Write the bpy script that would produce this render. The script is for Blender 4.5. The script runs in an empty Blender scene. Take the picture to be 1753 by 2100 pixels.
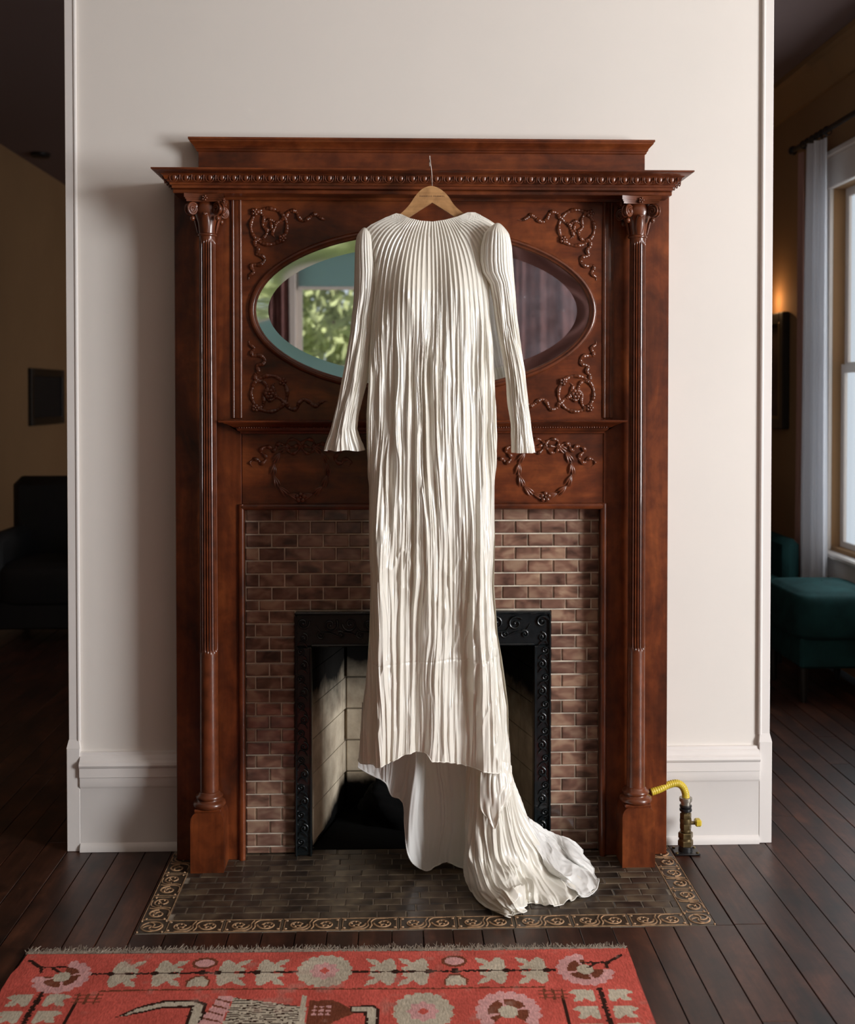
import bpy, math, random
import numpy as np
from mathutils import Vector, Matrix
random.seed(7)
PI = math.pi
scene = bpy.context.scene
COL = scene.collection

# ---------------------------------------------------------------- camera
FPX, YAW, PIT, PPX, PPY = 2423.0, 0.0324, 0.0214, 885.57, 859.79
CX, CY, CZ = -0.0904, -3.7, 1.4243
cam_d = bpy.data.cameras.new('camera')
cam = bpy.data.objects.new('camera', cam_d); COL.objects.link(cam)
cam.location = (CX, CY, CZ)
cam.rotation_euler = (PI / 2 - PIT, 0, -YAW)
cam_d.sensor_fit = 'AUTO'; cam_d.sensor_width = 36.0
cam_d.lens = FPX / 2100.0 * 36.0
cam_d.shift_x = -(PPX - 876.5) / 2100.0
cam_d.shift_y = -(1050.0 - PPY) / 2100.0
cam_d.dof.use_dof = True; cam_d.dof.focus_distance = 3.42; cam_d.dof.aperture_fstop = 3.2
cam_d.clip_start = 0.05; cam_d.clip_end = 200
scene.camera = cam

# ---------------------------------------------------------------- world, daylight, exposure
world = bpy.data.worlds.new('world'); scene.world = world
world.use_nodes = True
bg = world.node_tree.nodes['Background']
bg.inputs['Color'].default_value = (0.80, 0.90, 1.0, 1); bg.inputs['Strength'].default_value = 0.9
sun_d = bpy.data.lights.new('sun', 'SUN'); sun_d.energy = 7.0; sun_d.angle = 0.02; sun_d.color = (1, 0.95, 0.82)
sun = bpy.data.objects.new('sun', sun_d); COL.objects.link(sun)
sun.rotation_euler = Vector((0.25, -0.75, -1.1)).to_track_quat('-Z', 'Y').to_euler()
XR, XL, HC, YN, YF = 2.22, -2.88, 3.2, -5.6, 6.6     # room: right, left, ceiling, rear, far
BAY = Vector((4.60, -3.40, 0)); BROT = -0.637; XE = 5.0        # canted bay wall on the right: centre, turn
WA = (-0.72, 0.72, 0.62, 2.86)                       # its tall window, along the bay wall (a0,a1,z0,z1)
WD = (4.70, 5.80, 0.62, 2.50)                        # added unseen window, put in to light the room behind (y0,y1,z0,z1)
def daylight(name, loc, rot, sx, sy, power, color):
    d = bpy.data.lights.new(name, 'AREA'); d.shape = 'RECTANGLE'; d.size = sx; d.size_y = sy
    d.energy = power; d.color = color
    o = bpy.data.objects.new(name, d); COL.objects.link(o); o.location = loc; o.rotation_euler = rot
    return o
daylight('bay_daylight', (BAY.x + .24 * math.cos(BROT), BAY.y + .24 * math.sin(BROT), (WA[2] + WA[3]) / 2), (0, PI / 2, BROT), WA[3] - WA[2], WA[1] - WA[0], 385, (0.975, 0.985, 1.0))
daylight('far_fill_light', (XR + 0.10, (WD[0] + WD[1]) / 2, (WD[2] + WD[3]) / 2), (0, PI / 2, 0), WD[3] - WD[2], WD[1] - WD[0], 13, (1.0, 0.78, 0.62))  # added fill through an unseen window, brightens the room behind
daylight('side_daylight', (XR + 0.10, 1.42, 1.56), (0, PI / 2, 0), 1.88, 1.05, 46, (0.86, 0.95, 1.0))
vs = scene.view_settings
vs.view_transform = 'Standard'; vs.look = 'None'; vs.gamma = 1.0; vs.exposure = 0.0; vs.use_curve_mapping = False
scene.display_settings.display_device = 'sRGB'
scene.cycles.max_bounces = 8; scene.cycles.diffuse_bounces = 4; scene.cycles.glossy_bounces = 4
scene.cycles.transparent_max_bounces = 8
scene.cycles.sample_clamp_indirect = 6.0
scene.cycles.use_denoising = True

# ---------------------------------------------------------------- photograph pixel -> point at a chosen real depth
def _ray(px, py):
    a = (px - PPX) / FPX; b = -(py - PPY) / FPX
    cp, sp = math.cos(PIT), math.sin(PIT); fw = cp + sp * b; u = cp * b - sp
    cy, sy = math.cos(YAW), math.sin(YAW)
    return a * cy + fw * sy, -a * sy + fw * cy, u
def U(px, py, y):
    d = _ray(px, py); t = (y - CY) / d[1]; return CX + t * d[0], CZ + t * d[2]
def F(px, py, z=0.0):
    d = _ray(px, py); t = (z - CZ) / d[2]; return CX + t * d[0], CY + t * d[1]
def V(px, py, x):
    d = _ray(px, py); t = (x - CX) / d[0]; return CY + t * d[1], CZ + t * d[2]

# ---------------------------------------------------------------- materials
def lin(c):
    return tuple(((v / 255) / 12.92 if v / 255 <= 0.04045 else ((v / 255 + 0.055) / 1.055) ** 2.4) for v in c) + (1,)
class NT:
    def __init__(s, name):
        s.m = bpy.data.materials.new(name); s.m.use_nodes = True
        s.t = s.m.node_tree; s.b = s.t.nodes['Principled BSDF']; s.out = s.t.nodes['Material Output']
    def n(s, kind, **kw):
        o = s.t.nodes.new(kind)
        for k, v in kw.items():
            if k.startswith('i_'): o.inputs[k[2:].replace('_', ' ')].default_value = v
            else: setattr(o, k, v)
        return o
    def l(s, a, b): s.t.links.new(a, b)
    def coords(s, scale=(1, 1, 1), rand=False, kind='Object'):
        tc = s.n('ShaderNodeTexCoord'); mp = s.n('ShaderNodeMapping'); mp.inputs['Scale'].default_value = scale
        s.l(tc.outputs[kind], mp.inputs['Vector'])
        if rand:
            oi = s.n('ShaderNodeObjectInfo'); mu = s.n('ShaderNodeMath', operation='MULTIPLY'); mu.inputs[1].default_value = 37.0
            s.l(oi.outputs['Random'], mu.inputs[0])
            cb = s.n('ShaderNodeCombineXYZ'); s.l(mu.outputs[0], cb.inputs[0]); s.l(mu.outputs[0], cb.inputs[1]); s.l(mu.outputs[0], cb.inputs[2])
            s.l(cb.outputs[0], mp.inputs['Location'])
        return mp.outputs[0]
    def noise(s, vec, scale, detail=4, rough=0.55, dist=0.0):
        o = s.n('ShaderNodeTexNoise'); o.inputs['Scale'].default_value = scale; o.inputs['Detail'].default_value = detail
        o.inputs['Roughness'].default_value = rough; o.inputs['Distortion'].default_value = dist
        s.l(vec, o.inputs['Vector']); return o.outputs['Fac']
    def ramp(s, fac, stops):
        o = s.n('ShaderNodeValToRGB'); e = o.color_ramp.elements
        e[0].position, e[0].color = stops[0][0], tuple(stops[0][1])
        e[1].position, e[1].color = stops[-1][0], tuple(stops[-1][1])
        for p, c in stops[1:-1]:
            k = e.new(p); k.color = tuple(c)
        s.l(fac, o.inputs[0]); return o.outputs[0]
    def mix(s, fac, a, b, mode='MIX'):
        o = s.n('ShaderNodeMix', data_type='RGBA', blend_type=mode)
        for sock, v in ((o.inputs[0], fac), (o.inputs[6], a), (o.inputs[7], b)):
            if isinstance(v, (int, float)): sock.default_value = v
            elif isinstance(v, tuple): sock.default_value = v
            else: s.l(v, sock)
        return o.outputs[2]
    def bump(s, h, strength=0.2, dist=0.01):
        o = s.n('ShaderNodeBump'); o.inputs['Strength'].default_value = strength; o.inputs['Distance'].default_value = dist
        s.l(h, o.inputs['Height']); s.l(o.outputs[0], s.b.inputs['Normal'])
    def set(s, **kw):
        for k, v in kw.items(): s.b.inputs[k.replace('_', ' ')].default_value = v
        return s
def simple(name, c, rough=0.5, metal=0.0, coat=0.0, noise=0.0, nscale=8.0, spec=0.5, bump=0.0, bscale=200):
    k = NT(name); k.set(Roughness=rough, Metallic=metal); k.b.inputs['Coat Weight'].default_value = coat
    k.b.inputs['Specular IOR Level'].default_value = spec
    if noise:
        v = k.coords(); f = k.noise(v, nscale)
        a = tuple(x * (1 - noise) for x in c[:3]) + (1,); b = tuple(min(1, x * (1 + noise)) for x in c[:3]) + (1,)
        k.l(k.ramp(f, [(0.3, a), (0.7, b)]), k.b.inputs['Base Color'])
    else: k.b.inputs['Base Color'].default_value = c
    if bump:
        k.bump(k.noise(k.coords(), bscale, 3), bump, 0.002)
    return k.m
def wood(name, axis, dark, mid, light, rough=0.34, coat=0.22, rand=False, fine=1.0):
    k = NT(name)
    sc = [6.0, 6.0, 6.0]; sc[axis] = 2.2
    v = k.coords(tuple(sc), rand)
    f1 = k.noise(v, 1.6, 5, 0.6, 0.6)
    sc2 = [60.0, 60.0, 60.0]; sc2[axis] = 3.0
    f2 = k.noise(k.coords(tuple(sc2), rand), 1.5, 3, 0.6, 0.2)
    f3 = k.noise(k.coords((22, 22, 22), rand), 1.0, 4, 0.6, 0.4)
    c1 = k.ramp(f1, [(0.30, dark), (0.5, mid), (0.72, light)])
    g = k.ramp(f2, [(0.32, (0.62, 0.58, 0.56, 1)), (0.62, (1, 1, 1, 1))])
    c2 = k.mix(0.55 * fine, c1, g, 'MULTIPLY')
    g3 = k.ramp(f3, [(0.34, (0.42, 0.36, 0.33, 1)), (0.62, (1.0, 1.0, 1.0, 1))])
    c3 = k.mix(0.60, c2, g3, 'MULTIPLY')
    k.l(c3, k.b.inputs['Base Color'])
    k.set(Roughness=rough); k.b.inputs['Coat Weight'].default_value = coat; k.b.inputs['Coat Roughness'].default_value = 0.16
    k.bump(f2, 0.06, 0.003)
    return k.m
D_, M_, L_ = (0.050, 0.012, 0.004, 1), (0.165, 0.036, 0.009, 1), (0.300, 0.078, 0.019, 1)
M = {}
M['wood_v'] = wood('mahogany_vertical', 2, D_, M_, L_)
M['wood_h'] = wood('mahogany_horizontal', 0, D_, M_, L_)
M['carve'] = simple('mahogany_carving', (0.125, 0.031, 0.010, 1), 0.32, coat=0.45, noise=0.35, nscale=30)
M['wall'] = simple('cream_paint', (0.80, 0.755, 0.70, 1), 0.75, noise=0.02, nscale=2.0, spec=0.25)
M['trim'] = simple('cream_gloss_paint', (0.80, 0.76, 0.725, 1), 0.38, noise=0.02, nscale=6.0)
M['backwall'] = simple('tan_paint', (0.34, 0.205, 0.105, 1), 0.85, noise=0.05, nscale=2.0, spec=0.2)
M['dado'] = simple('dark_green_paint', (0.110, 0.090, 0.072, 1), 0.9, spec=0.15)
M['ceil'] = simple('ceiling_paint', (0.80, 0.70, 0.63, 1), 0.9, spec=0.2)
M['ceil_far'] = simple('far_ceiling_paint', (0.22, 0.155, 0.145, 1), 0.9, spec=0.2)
M['room'] = simple('room_paint', (0.52, 0.41, 0.335, 1), 0.85, spec=0.2)
M['plank'] = wood('stained_pine', 1, (0.016, 0.0058, 0.0036, 1), (0.056, 0.019, 0.010, 1), (0.125, 0.044, 0.022, 1), 0.42, 0.04, True, 1.6)
M['under'] = simple('floor_gap_dirt', (0.006, 0.004, 0.003, 1), 0.9)
M['grout'] = simple('grout', (0.66, 0.58, 0.47, 1), 0.9, noise=0.25, nscale=25)
M['grout_d'] = simple('hearth_grout', (0.26, 0.225, 0.175, 1), 0.9, noise=0.3, nscale=25)
def glazed(name, c0, c1, c2, rough=0.12, coat=0.6):
    k = NT(name)
    f = k.noise(k.coords((16, 16, 28), True), 1.0, 2, 0.5, 0.4)
    oi = k.n('ShaderNodeObjectInfo')
    base = k.ramp(f, [(0.28, c0), (0.50, c1), (0.74, c2)])
    v = k.ramp(oi.outputs['Random'], [(0.0, (0.70, 0.66, 0.66, 1)), (1.0, (1.10, 1.08, 1.02, 1))])
    k.l(k.mix(1.0, base, v, 'MULTIPLY'), k.b.inputs['Base Color'])
    k.set(Roughness=rough); k.b.inputs['Coat Weight'].default_value = coat; k.b.inputs['Coat Roughness'].default_value = 0.08
    k.bump(k.noise(k.coords((1, 1, 1), True), 30, 2), 0.12, 0.006)
    return k.m
M['tile'] = glazed('glazed_mauve_tile', (0.085, 0.050, 0.038, 1), (0.245, 0.135, 0.100, 1), (0.42, 0.29, 0.205, 1))
M['htile'] = glazed('glazed_brown_hearth_tile', (0.018, 0.013, 0.010, 1), (0.060, 0.043, 0.030, 1), (0.125, 0.096, 0.063, 1), 0.42, 0.15)
M['border'] = simple('border_tile_ground', (0.050, 0.036, 0.024, 1), 0.35, noise=0.4, nscale=40)
M['border_relief'] = simple('border_tile_relief', (0.36, 0.22, 0.12, 1), 0.38, noise=0.45, nscale=60)
M['iron'] = simple('blackened_cast_iron', (0.010, 0.014, 0.016, 1), 0.24, metal=0.2, coat=0.5, noise=0.3, nscale=40, bump=0.25, bscale=260)
M['soot'] = simple('soot_black', (0.004, 0.004, 0.004, 1), 0.95, spec=0.1, bump=0.6, bscale=60)
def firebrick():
    k = NT('sooted_shaded_firebrick')
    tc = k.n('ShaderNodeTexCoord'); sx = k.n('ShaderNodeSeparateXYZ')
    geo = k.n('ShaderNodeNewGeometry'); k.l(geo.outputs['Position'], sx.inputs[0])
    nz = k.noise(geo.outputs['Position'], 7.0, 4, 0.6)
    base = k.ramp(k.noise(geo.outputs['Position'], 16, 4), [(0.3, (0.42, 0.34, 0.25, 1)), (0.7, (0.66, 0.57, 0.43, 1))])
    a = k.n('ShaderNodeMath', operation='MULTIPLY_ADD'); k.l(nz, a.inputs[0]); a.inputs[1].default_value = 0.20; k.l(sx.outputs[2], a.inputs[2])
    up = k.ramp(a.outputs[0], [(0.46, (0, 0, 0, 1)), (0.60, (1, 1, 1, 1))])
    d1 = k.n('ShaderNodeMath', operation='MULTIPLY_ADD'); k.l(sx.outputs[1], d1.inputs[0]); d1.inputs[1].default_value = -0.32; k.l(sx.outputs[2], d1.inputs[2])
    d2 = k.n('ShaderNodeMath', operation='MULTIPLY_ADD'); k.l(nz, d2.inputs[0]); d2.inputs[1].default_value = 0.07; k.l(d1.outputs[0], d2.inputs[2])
    lo = k.ramp(d2.outputs[0], [(0.022, (1, 1, 1, 1)), (0.055, (0, 0, 0, 1))])  # low soot, its sloping edge a painted shadow of heap and dress on cheeks
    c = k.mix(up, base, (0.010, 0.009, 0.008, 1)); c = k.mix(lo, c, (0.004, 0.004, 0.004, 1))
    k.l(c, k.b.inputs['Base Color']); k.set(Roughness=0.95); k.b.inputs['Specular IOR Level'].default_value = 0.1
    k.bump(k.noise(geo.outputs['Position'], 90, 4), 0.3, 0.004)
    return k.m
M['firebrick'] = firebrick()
def mirror_mat():
    k = NT('aged_mirror')
    v = k.coords()
    vo = k.n('ShaderNodeTexVoronoi'); vo.inputs['Scale'].default_value = 38.0; k.l(v, vo.inputs['Vector'])
    sep = k.n('ShaderNodeSeparateXYZ'); k.l(v, sep.inputs[0])
    gate = k.ramp(k.noise(v, 5.0, 2), [(0.42, (0, 0, 0, 1)), (0.62, (1, 1, 1, 1))])
    spot = k.ramp(vo.outputs['Distance'], [(0.05, (1, 1, 1, 1)), (0.17, (0, 0, 0, 1))])
    sp = k.mix(1.0, k.mix(1.0, spot, gate, 'MULTIPLY'), k.ramp(sep.outputs[0], [(0.05, (0, 0, 0, 1)), (0.2, (1, 1, 1, 1))]), 'MULTIPLY')
    side = k.ramp(sep.outputs[0], [(0.50, (0, 0, 0, 1)), (0.52, (1, 1, 1, 1))])
    # silvering is blotched with haze where it has failed
    haze = k.mix(1.0, k.ramp(k.noise(v, 9.0, 5, 0.65), [(0.30, (0.10, 0.10, 0.10, 1)), (0.72, (0.42, 0.42, 0.42, 1))]), k.ramp(sep.outputs[0], [(0.0, (0.02, 0.02, 0.02, 1)), (0.42, (1, 1, 1, 1))]), 'MULTIPLY')
    k.b.inputs['Metallic'].default_value = 1.0; k.b.inputs['Roughness'].default_value = 0.015
    k.b.inputs['Base Color'].default_value = (0.84, 0.86, 0.86, 1)
    dif = k.n('ShaderNodeBsdfDiffuse'); dif.inputs['Color'].default_value = (0.30, 0.27, 0.31, 1)
    blk = k.n('ShaderNodeBsdfDiffuse'); blk.inputs['Color'].default_value = (0.62, 0.60, 0.64, 1)
    m1 = k.n('ShaderNodeMixShader'); k.l(haze, m1.inputs[0]); k.l(k.b.outputs[0], m1.inputs[1]); k.l(dif.outputs[0], m1.inputs[2])
    m2 = k.n('ShaderNodeMixShader'); k.l(sp, m2.inputs[0]); k.l(m1.outputs[0], m2.inputs[1]); k.l(blk.outputs[0], m2.inputs[2])
    k.l(m2.outputs[0], k.out.inputs['Surface'])
    return k.m
M['mirror'] = mirror_mat()
M['bevel'] = simple('mirror_bevel', (0.84, 0.87, 0.85, 1), 0.04, metal=1.0)
def satin():
    k = NT('ivory_satin')
    f = k.noise(k.coords(), 3.0, 3)
    k.l(k.ramp(f, [(0.3, (0.89, 0.855, 0.755, 1)), (0.7, (0.93, 0.905, 0.825, 1))]), k.b.inputs['Base Color'])
    k.set(Roughness=0.30); k.b.inputs['Specular IOR Level'].default_value = 1.0
    k.b.inputs['Sheen Weight'].default_value = 0.15; k.b.inputs['Sheen Roughness'].default_value = 0.4
    k.bump(k.noise(k.coords((1, 1, 0.25)), 240, 2), 0.05, 0.002)
    tr = k.n('ShaderNodeBsdfTranslucent'); tr.inputs['Color'].default_value = (0.80, 0.70, 0.52, 1)
    ms = k.n('ShaderNodeMixShader'); ms.inputs[0].default_value = 0.16
    k.l(k.b.outputs[0], ms.inputs[1]); k.l(tr.outputs[0], ms.inputs[2]); k.l(ms.outputs[0], k.out.inputs['Surface'])
    return k.m
def cloth(name, c, tc, f):
    k = NT(name); k.b.inputs['Base Color'].default_value = c; k.set(Roughness=0.9); k.b.inputs['Specular IOR Level'].default_value = 0.2
    tr = k.n('ShaderNodeBsdfTranslucent'); tr.inputs['Color'].default_value = tc; ms = k.n('ShaderNodeMixShader'); ms.inputs[0].default_value = f
    k.l(k.b.outputs[0], ms.inputs[1]); k.l(tr.outputs[0], ms.inputs[2]); k.l(ms.outputs[0], k.out.inputs['Surface']); return k.m
M['satin'] = satin()
M['lining'] = cloth('ivory_lining', (0.84, 0.835, 0.81, 1), (0.70, 0.66, 0.58, 1), 0.12)
M['lining'].node_tree.nodes['Principled BSDF'].inputs['Roughness'].default_value = 0.42
M['lining'].node_tree.nodes['Principled BSDF'].inputs['Specular IOR Level'].default_value = 0.5
M['beech'] = wood('pale_beech', 0, (0.42, 0.22, 0.085, 1), (0.56, 0.31, 0.13, 1), (0.66, 0.39, 0.18, 1), 0.4, 0.15)
M['chrome'] = simple('chrome_wire', (0.75, 0.73, 0.72, 1), 0.12, metal=1.0)
M['ink'] = simple('dark_print', (0.09, 0.04, 0.02, 1), 0.6)
M['yellow'] = simple('yellow_hose', (0.62, 0.46, 0.04, 1), 0.35, noise=0.15, nscale=40)
M['brass'] = simple('aged_brass', (0.16, 0.115, 0.05, 1), 0.38, metal=0.7, noise=0.35, nscale=60)
M['steel'] = simple('hose_collar_steel', (0.45, 0.42, 0.36, 1), 0.35, metal=0.8)
M['black'] = simple('black_flange', (0.012, 0.012, 0.013, 1), 0.35)
M['velvet'] = simple('green_velvet', (0.006, 0.030, 0.030, 1), 0.9, noise=0.3, nscale=12, spec=0.2)
M['leather'] = simple('dark_upholstery', (0.010, 0.009, 0.010, 1), 0.7, noise=0.2)
M['frame'] = simple('dark_picture_frame', (0.012, 0.009, 0.007, 1), 0.4)
M['canvas'] = simple('dark_canvas', (0.050, 0.030, 0.022, 1), 0.6, noise=0.7, nscale=7)
M['gilt'] = simple('dull_gilt', (0.20, 0.13, 0.06, 1), 0.45, metal=0.5)
M['pink_curtain'] = simple('rose_curtain', (0.40, 0.22, 0.18, 1), 0.85, spec=0.2)
M['drape'] = simple('plum_drape', (0.20, 0.10, 0.095, 1), 0.8, noise=0.3, spec=0.2)
M['rod'] = simple('black_rod', (0.008, 0.007, 0.007, 1), 0.4)
M['shade'] = cloth('grey_shade', (0.20, 0.25, 0.26, 1), (0.62, 0.74, 0.76, 1), 0.75)
M['sheer'] = cloth('white_curtain', (0.80, 0.80, 0.84, 1), (0.75, 0.76, 0.80, 1), 0.5)
M['bark'] = simple('bark', (0.06, 0.045, 0.03, 1), 0.9, noise=0.4, nscale=20)
M['leaf'] = simple('leaves', (0.42, 0.46, 0.24, 1), 0.35, noise=0.5, nscale=3)
M['lawn'] = simple('lawn', (0.10, 0.14, 0.05, 1), 0.9, noise=0.4, nscale=3)
def pane_mat():
    k = NT('window_glass'); t = k.n('ShaderNodeBsdfTransparent'); g = k.n('ShaderNodeBsdfGlossy'); g.inputs['Roughness'].default_value = 0.02
    lw = k.n('ShaderNodeLayerWeight'); lw.inputs['Blend'].default_value = 0.5
    pw = k.n('ShaderNodeMath', operation='POWER'); k.l(lw.outputs['Facing'], pw.inputs[0]); pw.inputs[1].default_value = 5.0
    fr = k.n('ShaderNodeMath', operation='MULTIPLY_ADD'); k.l(pw.outputs[0], fr.inputs[0]); fr.inputs[1].default_value = 0.9; fr.inputs[2].default_value = 0.04
    ms = k.n('ShaderNodeMixShader'); k.l(fr.outputs[0], ms.inputs[0]); k.l(t.outputs[0], ms.inputs[1]); k.l(g.outputs[0], ms.inputs[2])
    k.l(ms.outputs[0], k.out.inputs['Surface']); return k.m
M['glass'] = pane_mat()
def rug_mat():
    k = NT('woven_rug_wool'); at = k.n('ShaderNodeAttribute'); at.attribute_name = 'weave'
    f = k.noise(k.coords((1, 0.35, 1)), 210, 3, 0.6); g = k.noise(k.coords(), 9, 4)
    c = k.mix(1.0, at.outputs['Color'], k.ramp(f, [(0.3, (0.70, 0.70, 0.70, 1)), (0.7, (1.1, 1.1, 1.1, 1))]), 'MULTIPLY')
    c = k.mix(1.0, c, k.ramp(g, [(0.3, (0.80, 0.78, 0.76, 1)), (0.65, (1.05, 1.05, 1.05, 1))]), 'MULTIPLY')
    k.l(c, k.b.inputs['Base Color']); k.set(Roughness=0.95); k.b.inputs['Specular IOR Level'].default_value = 0.1
    k.bump(f, 0.5, 0.003); return k.m
M['rug'] = rug_mat()
M['fringe'] = simple('grey_fringe_wool', (0.30, 0.25, 0.20, 1), 0.95, noise=0.3, nscale=60, spec=0.1)
def lamp_glow():
    k = NT('picture_lamp_bulb'); k.b.inputs['Emission Color'].default_value = (1, 0.62, 0.30, 1); k.b.inputs['Emission Strength'].default_value = 1.6; return k.m
M['bulb'] = lamp_glow()

# ---------------------------------------------------------------- mesh helpers
class MB:
    def __init__(s): s.v = []; s.f = []
    def add(s, vs, fs):
        o = len(s.v); s.v.extend(tuple(map(float, p)) for p in vs); s.f.extend(tuple(i + o for i in f) for f in fs); return s
    def box(s, x0, x1, y0, y1, z0, z1):
        v = [(x, y, z) for x in (x0, x1) for y in (y0, y1) for z in (z0, z1)]
        return s.add(v, [(0, 1, 3, 2), (4, 6, 7, 5), (0, 4, 5, 1), (2, 3, 7, 6), (0, 2, 6, 4), (1, 5, 7, 3)])
    def bevbox(s, x0, x1, y0, y1, z0, z1, b):
        # box with every edge chamfered
        xs, ys, zs = (x0, x1), (y0, y1), (z0, z1); idx = {}; v = []
        for i in (0, 1):
            for j in (0, 1):
                for k in (0, 1):
                    sx, sy, sz = (1 if i == 0 else -1), (1 if j == 0 else -1), (1 if k == 0 else -1)
                    for a in range(3):
                        p = [xs[i] + sx * b, ys[j] + sy * b, zs[k] + sz * b]; p[a] = (xs[i], ys[j], zs[k])[a]
                        idx[i, j, k, a] = len(v); v.append(p)
        f = []
        for i in (0, 1): f.append([idx[i, 0, 0, 0], idx[i, 1, 0, 0], idx[i, 1, 1, 0], idx[i, 0, 1, 0]])
        for j in (0, 1): f.append([idx[0, j, 0, 1], idx[1, j, 0, 1], idx[1, j, 1, 1], idx[0, j, 1, 1]])
        for k in (0, 1): f.append([idx[0, 0, k, 2], idx[1, 0, k, 2], idx[1, 1, k, 2], idx[0, 1, k, 2]])
        for p in (0, 1):
            for q in (0, 1):
                f.append([idx[0, p, q, 1], idx[1, p, q, 1], idx[1, p, q, 2], idx[0, p, q, 2]])
                f.append([idx[p, 0, q, 0], idx[p, 1, q, 0], idx[p, 1, q, 2], idx[p, 0, q, 2]])
                f.append([idx[p, q, 0, 0], idx[p, q, 1, 0], idx[p, q, 1, 1], idx[p, q, 0, 1]])
        for i in (0, 1):
            for j in (0, 1):
                for k in (0, 1): f.append([idx[i, j, k, 0], idx[i, j, k, 1], idx[i, j, k, 2]])
        return s.add(v, f)
    def lathe(s, cx, cy, prof, n=32, caps=True, flute=None):
        # prof: (r, z); flute(r,z,ang) may change the radius
        rows = []
        for r, z in prof:
            row = []
            for i in range(n):
                a = 2 * PI * i / n; rr = flute(r, z, a) if flute else r
                row.append(len(s.v)); s.v.append((cx + rr * math.cos(a), cy + rr * math.sin(a), z))
            rows.append(row)
        for a, b in zip(rows, rows[1:]):
            for i in range(n): s.f.append((a[i], a[(i + 1) % n], b[(i + 1) % n], b[i]))
        if caps: s.f.append(tuple(rows[0][::-1])); s.f.append(tuple(rows[-1]))
        return s
    def tube(s, pts, rad, n=8, flat=None, caps=True):
        # round tube; flat=(normal vector, factor) squashes it along that direction
        P = [Vector(p) for p in pts]; m = len(P); rows = []
        if not hasattr(rad, '__len__'): rad = [rad] * m
        up = Vector(flat[0]).normalized() if flat else None
        prev = None
        for i in range(m):
            t = (P[min(i + 1, m - 1)] - P[max(i - 1, 0)])
            if t.length < 1e-9: t = Vector((0, 0, 1))
            t.normalize()
            if up is not None: b = up - t * up.dot(t)
            elif prev is None: b = t.orthogonal()
            else: b = prev - t * prev.dot(t)
            if b.length < 1e-6: b = t.orthogonal()
            b.normalize(); prev = b; c = t.cross(b); k = flat[1] if flat else 1.0; row = []
            for j in range(n):
                a = 2 * PI * j / n
                row.append(len(s.v)); s.v.append(tuple(P[i] + c * (math.cos(a) * rad[i]) + b * (math.sin(a) * rad[i] * k)))
            rows.append(row)
        for a, b in zip(rows, rows[1:]):
            for j in range(n): s.f.append((a[j], a[(j + 1) % n], b[(j + 1) % n], b[j]))
        if caps: s.f.append(tuple(rows[0][::-1])); s.f.append(tuple(rows[-1]))
        return s
    def ball(s, c, r, n=10, m=6):
        if not hasattr(r, '__len__'): r = (r, r, r)
        prof = [(math.sin(PI * j / m), math.cos(PI * j / m)) for j in range(m + 1)]
        rows = []
        for q, z in prof:
            q = max(q, 1e-3); row = []
            for i in range(n):
                a = 2 * PI * i / n; row.append(len(s.v)); s.v.append((c[0] + r[0] * q * math.cos(a), c[1] + r[1] * q * math.sin(a), c[2] + r[2] * z))
            rows.append(row)
        for a, b in zip(rows, rows[1:]):
            for i in range(n): s.f.append((a[i], a[(i + 1) % n], b[(i + 1) % n], b[i]))
        return s
    def sweep(s, hw, yf, yb, prof):
        # moulding with mitred returns: prof = (projection, z) run around left return, front, right return
        rows = []
        for o, z in prof:
            row = [len(s.v) + i for i in range(4)]
            s.v += [(-(hw + o), yb, z), (-(hw + o), yf - o, z), (hw + o, yf - o, z), (hw + o, yb, z)]; rows.append(row)
        for a, b in zip(rows, rows[1:]):
            for i in range(3): s.f.append((a[i], a[i + 1], b[i + 1], b[i]))
        s.f.append(tuple(rows[0])); s.f.append(tuple(rows[-1][::-1]))
        s.f.append(tuple(r[0] for r in rows)); s.f.append(tuple(r[3] for r in rows[::-1]))
        return s
    def extrude_x(s, x0, x1, prof):
        # closed profile (y,z) extruded along x
        n = len(prof); o = len(s.v)
        s.v += [(x0, y, z) for y, z in prof] + [(x1, y, z) for y, z in prof]
        s.f += [(o + i, o + (i + 1) % n, o + n + (i + 1) % n, o + n + i) for i in range(n)]
        s.f += [tuple(o + i for i in range(n))[::-1], tuple(o + n + i for i in range(n))]
        return s
    def extrude_y(s, y0, y1, prof):
        n = len(prof); o = len(s.v)
        s.v += [(x, y0, z) for x, z in prof] + [(x, y1, z) for x, z in prof]
        s.f += [(o + i, o + (i + 1) % n, o + n + (i + 1) % n, o + n + i) for i in range(n)]
        s.f += [tuple(o + i for i in range(n))[::-1], tuple(o + n + i for i in range(n))]
        return s
    def extrude_z(s, z0, z1, prof):
        n = len(prof); o = len(s.v)
        s.v += [(x, y, z0) for x, y in prof] + [(x, y, z1) for x, y in prof]
        s.f += [(o + i, o + (i + 1) % n, o + n + (i + 1) % n, o + n + i) for i in range(n)]
        s.f += [tuple(o + i for i in range(n))[::-1], tuple(o + n + i for i in range(n))]
        return s
    def mesh(s, name, m, smooth=False, recalc=True):
        me = bpy.data.meshes.new(name); me.from_pydata(s.v, [], s.f); me.update()
        if recalc:
            import bmesh
            bm = bmesh.new(); bm.from_mesh(me); bmesh.ops.recalc_face_normals(bm, faces=bm.faces); bm.to_mesh(me); bm.free()
        me.materials.append(m)
        if smooth:
            me.polygons.foreach_set('use_smooth', [True] * len(me.polygons))
            if smooth != 'all': me.set_sharp_from_angle(angle=math.radians(smooth if smooth is not True else 40))
        return me
    def build(s, name, m, parent=None, smooth=False):
        return link(name, s.mesh(name, m, smooth), parent)
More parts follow.
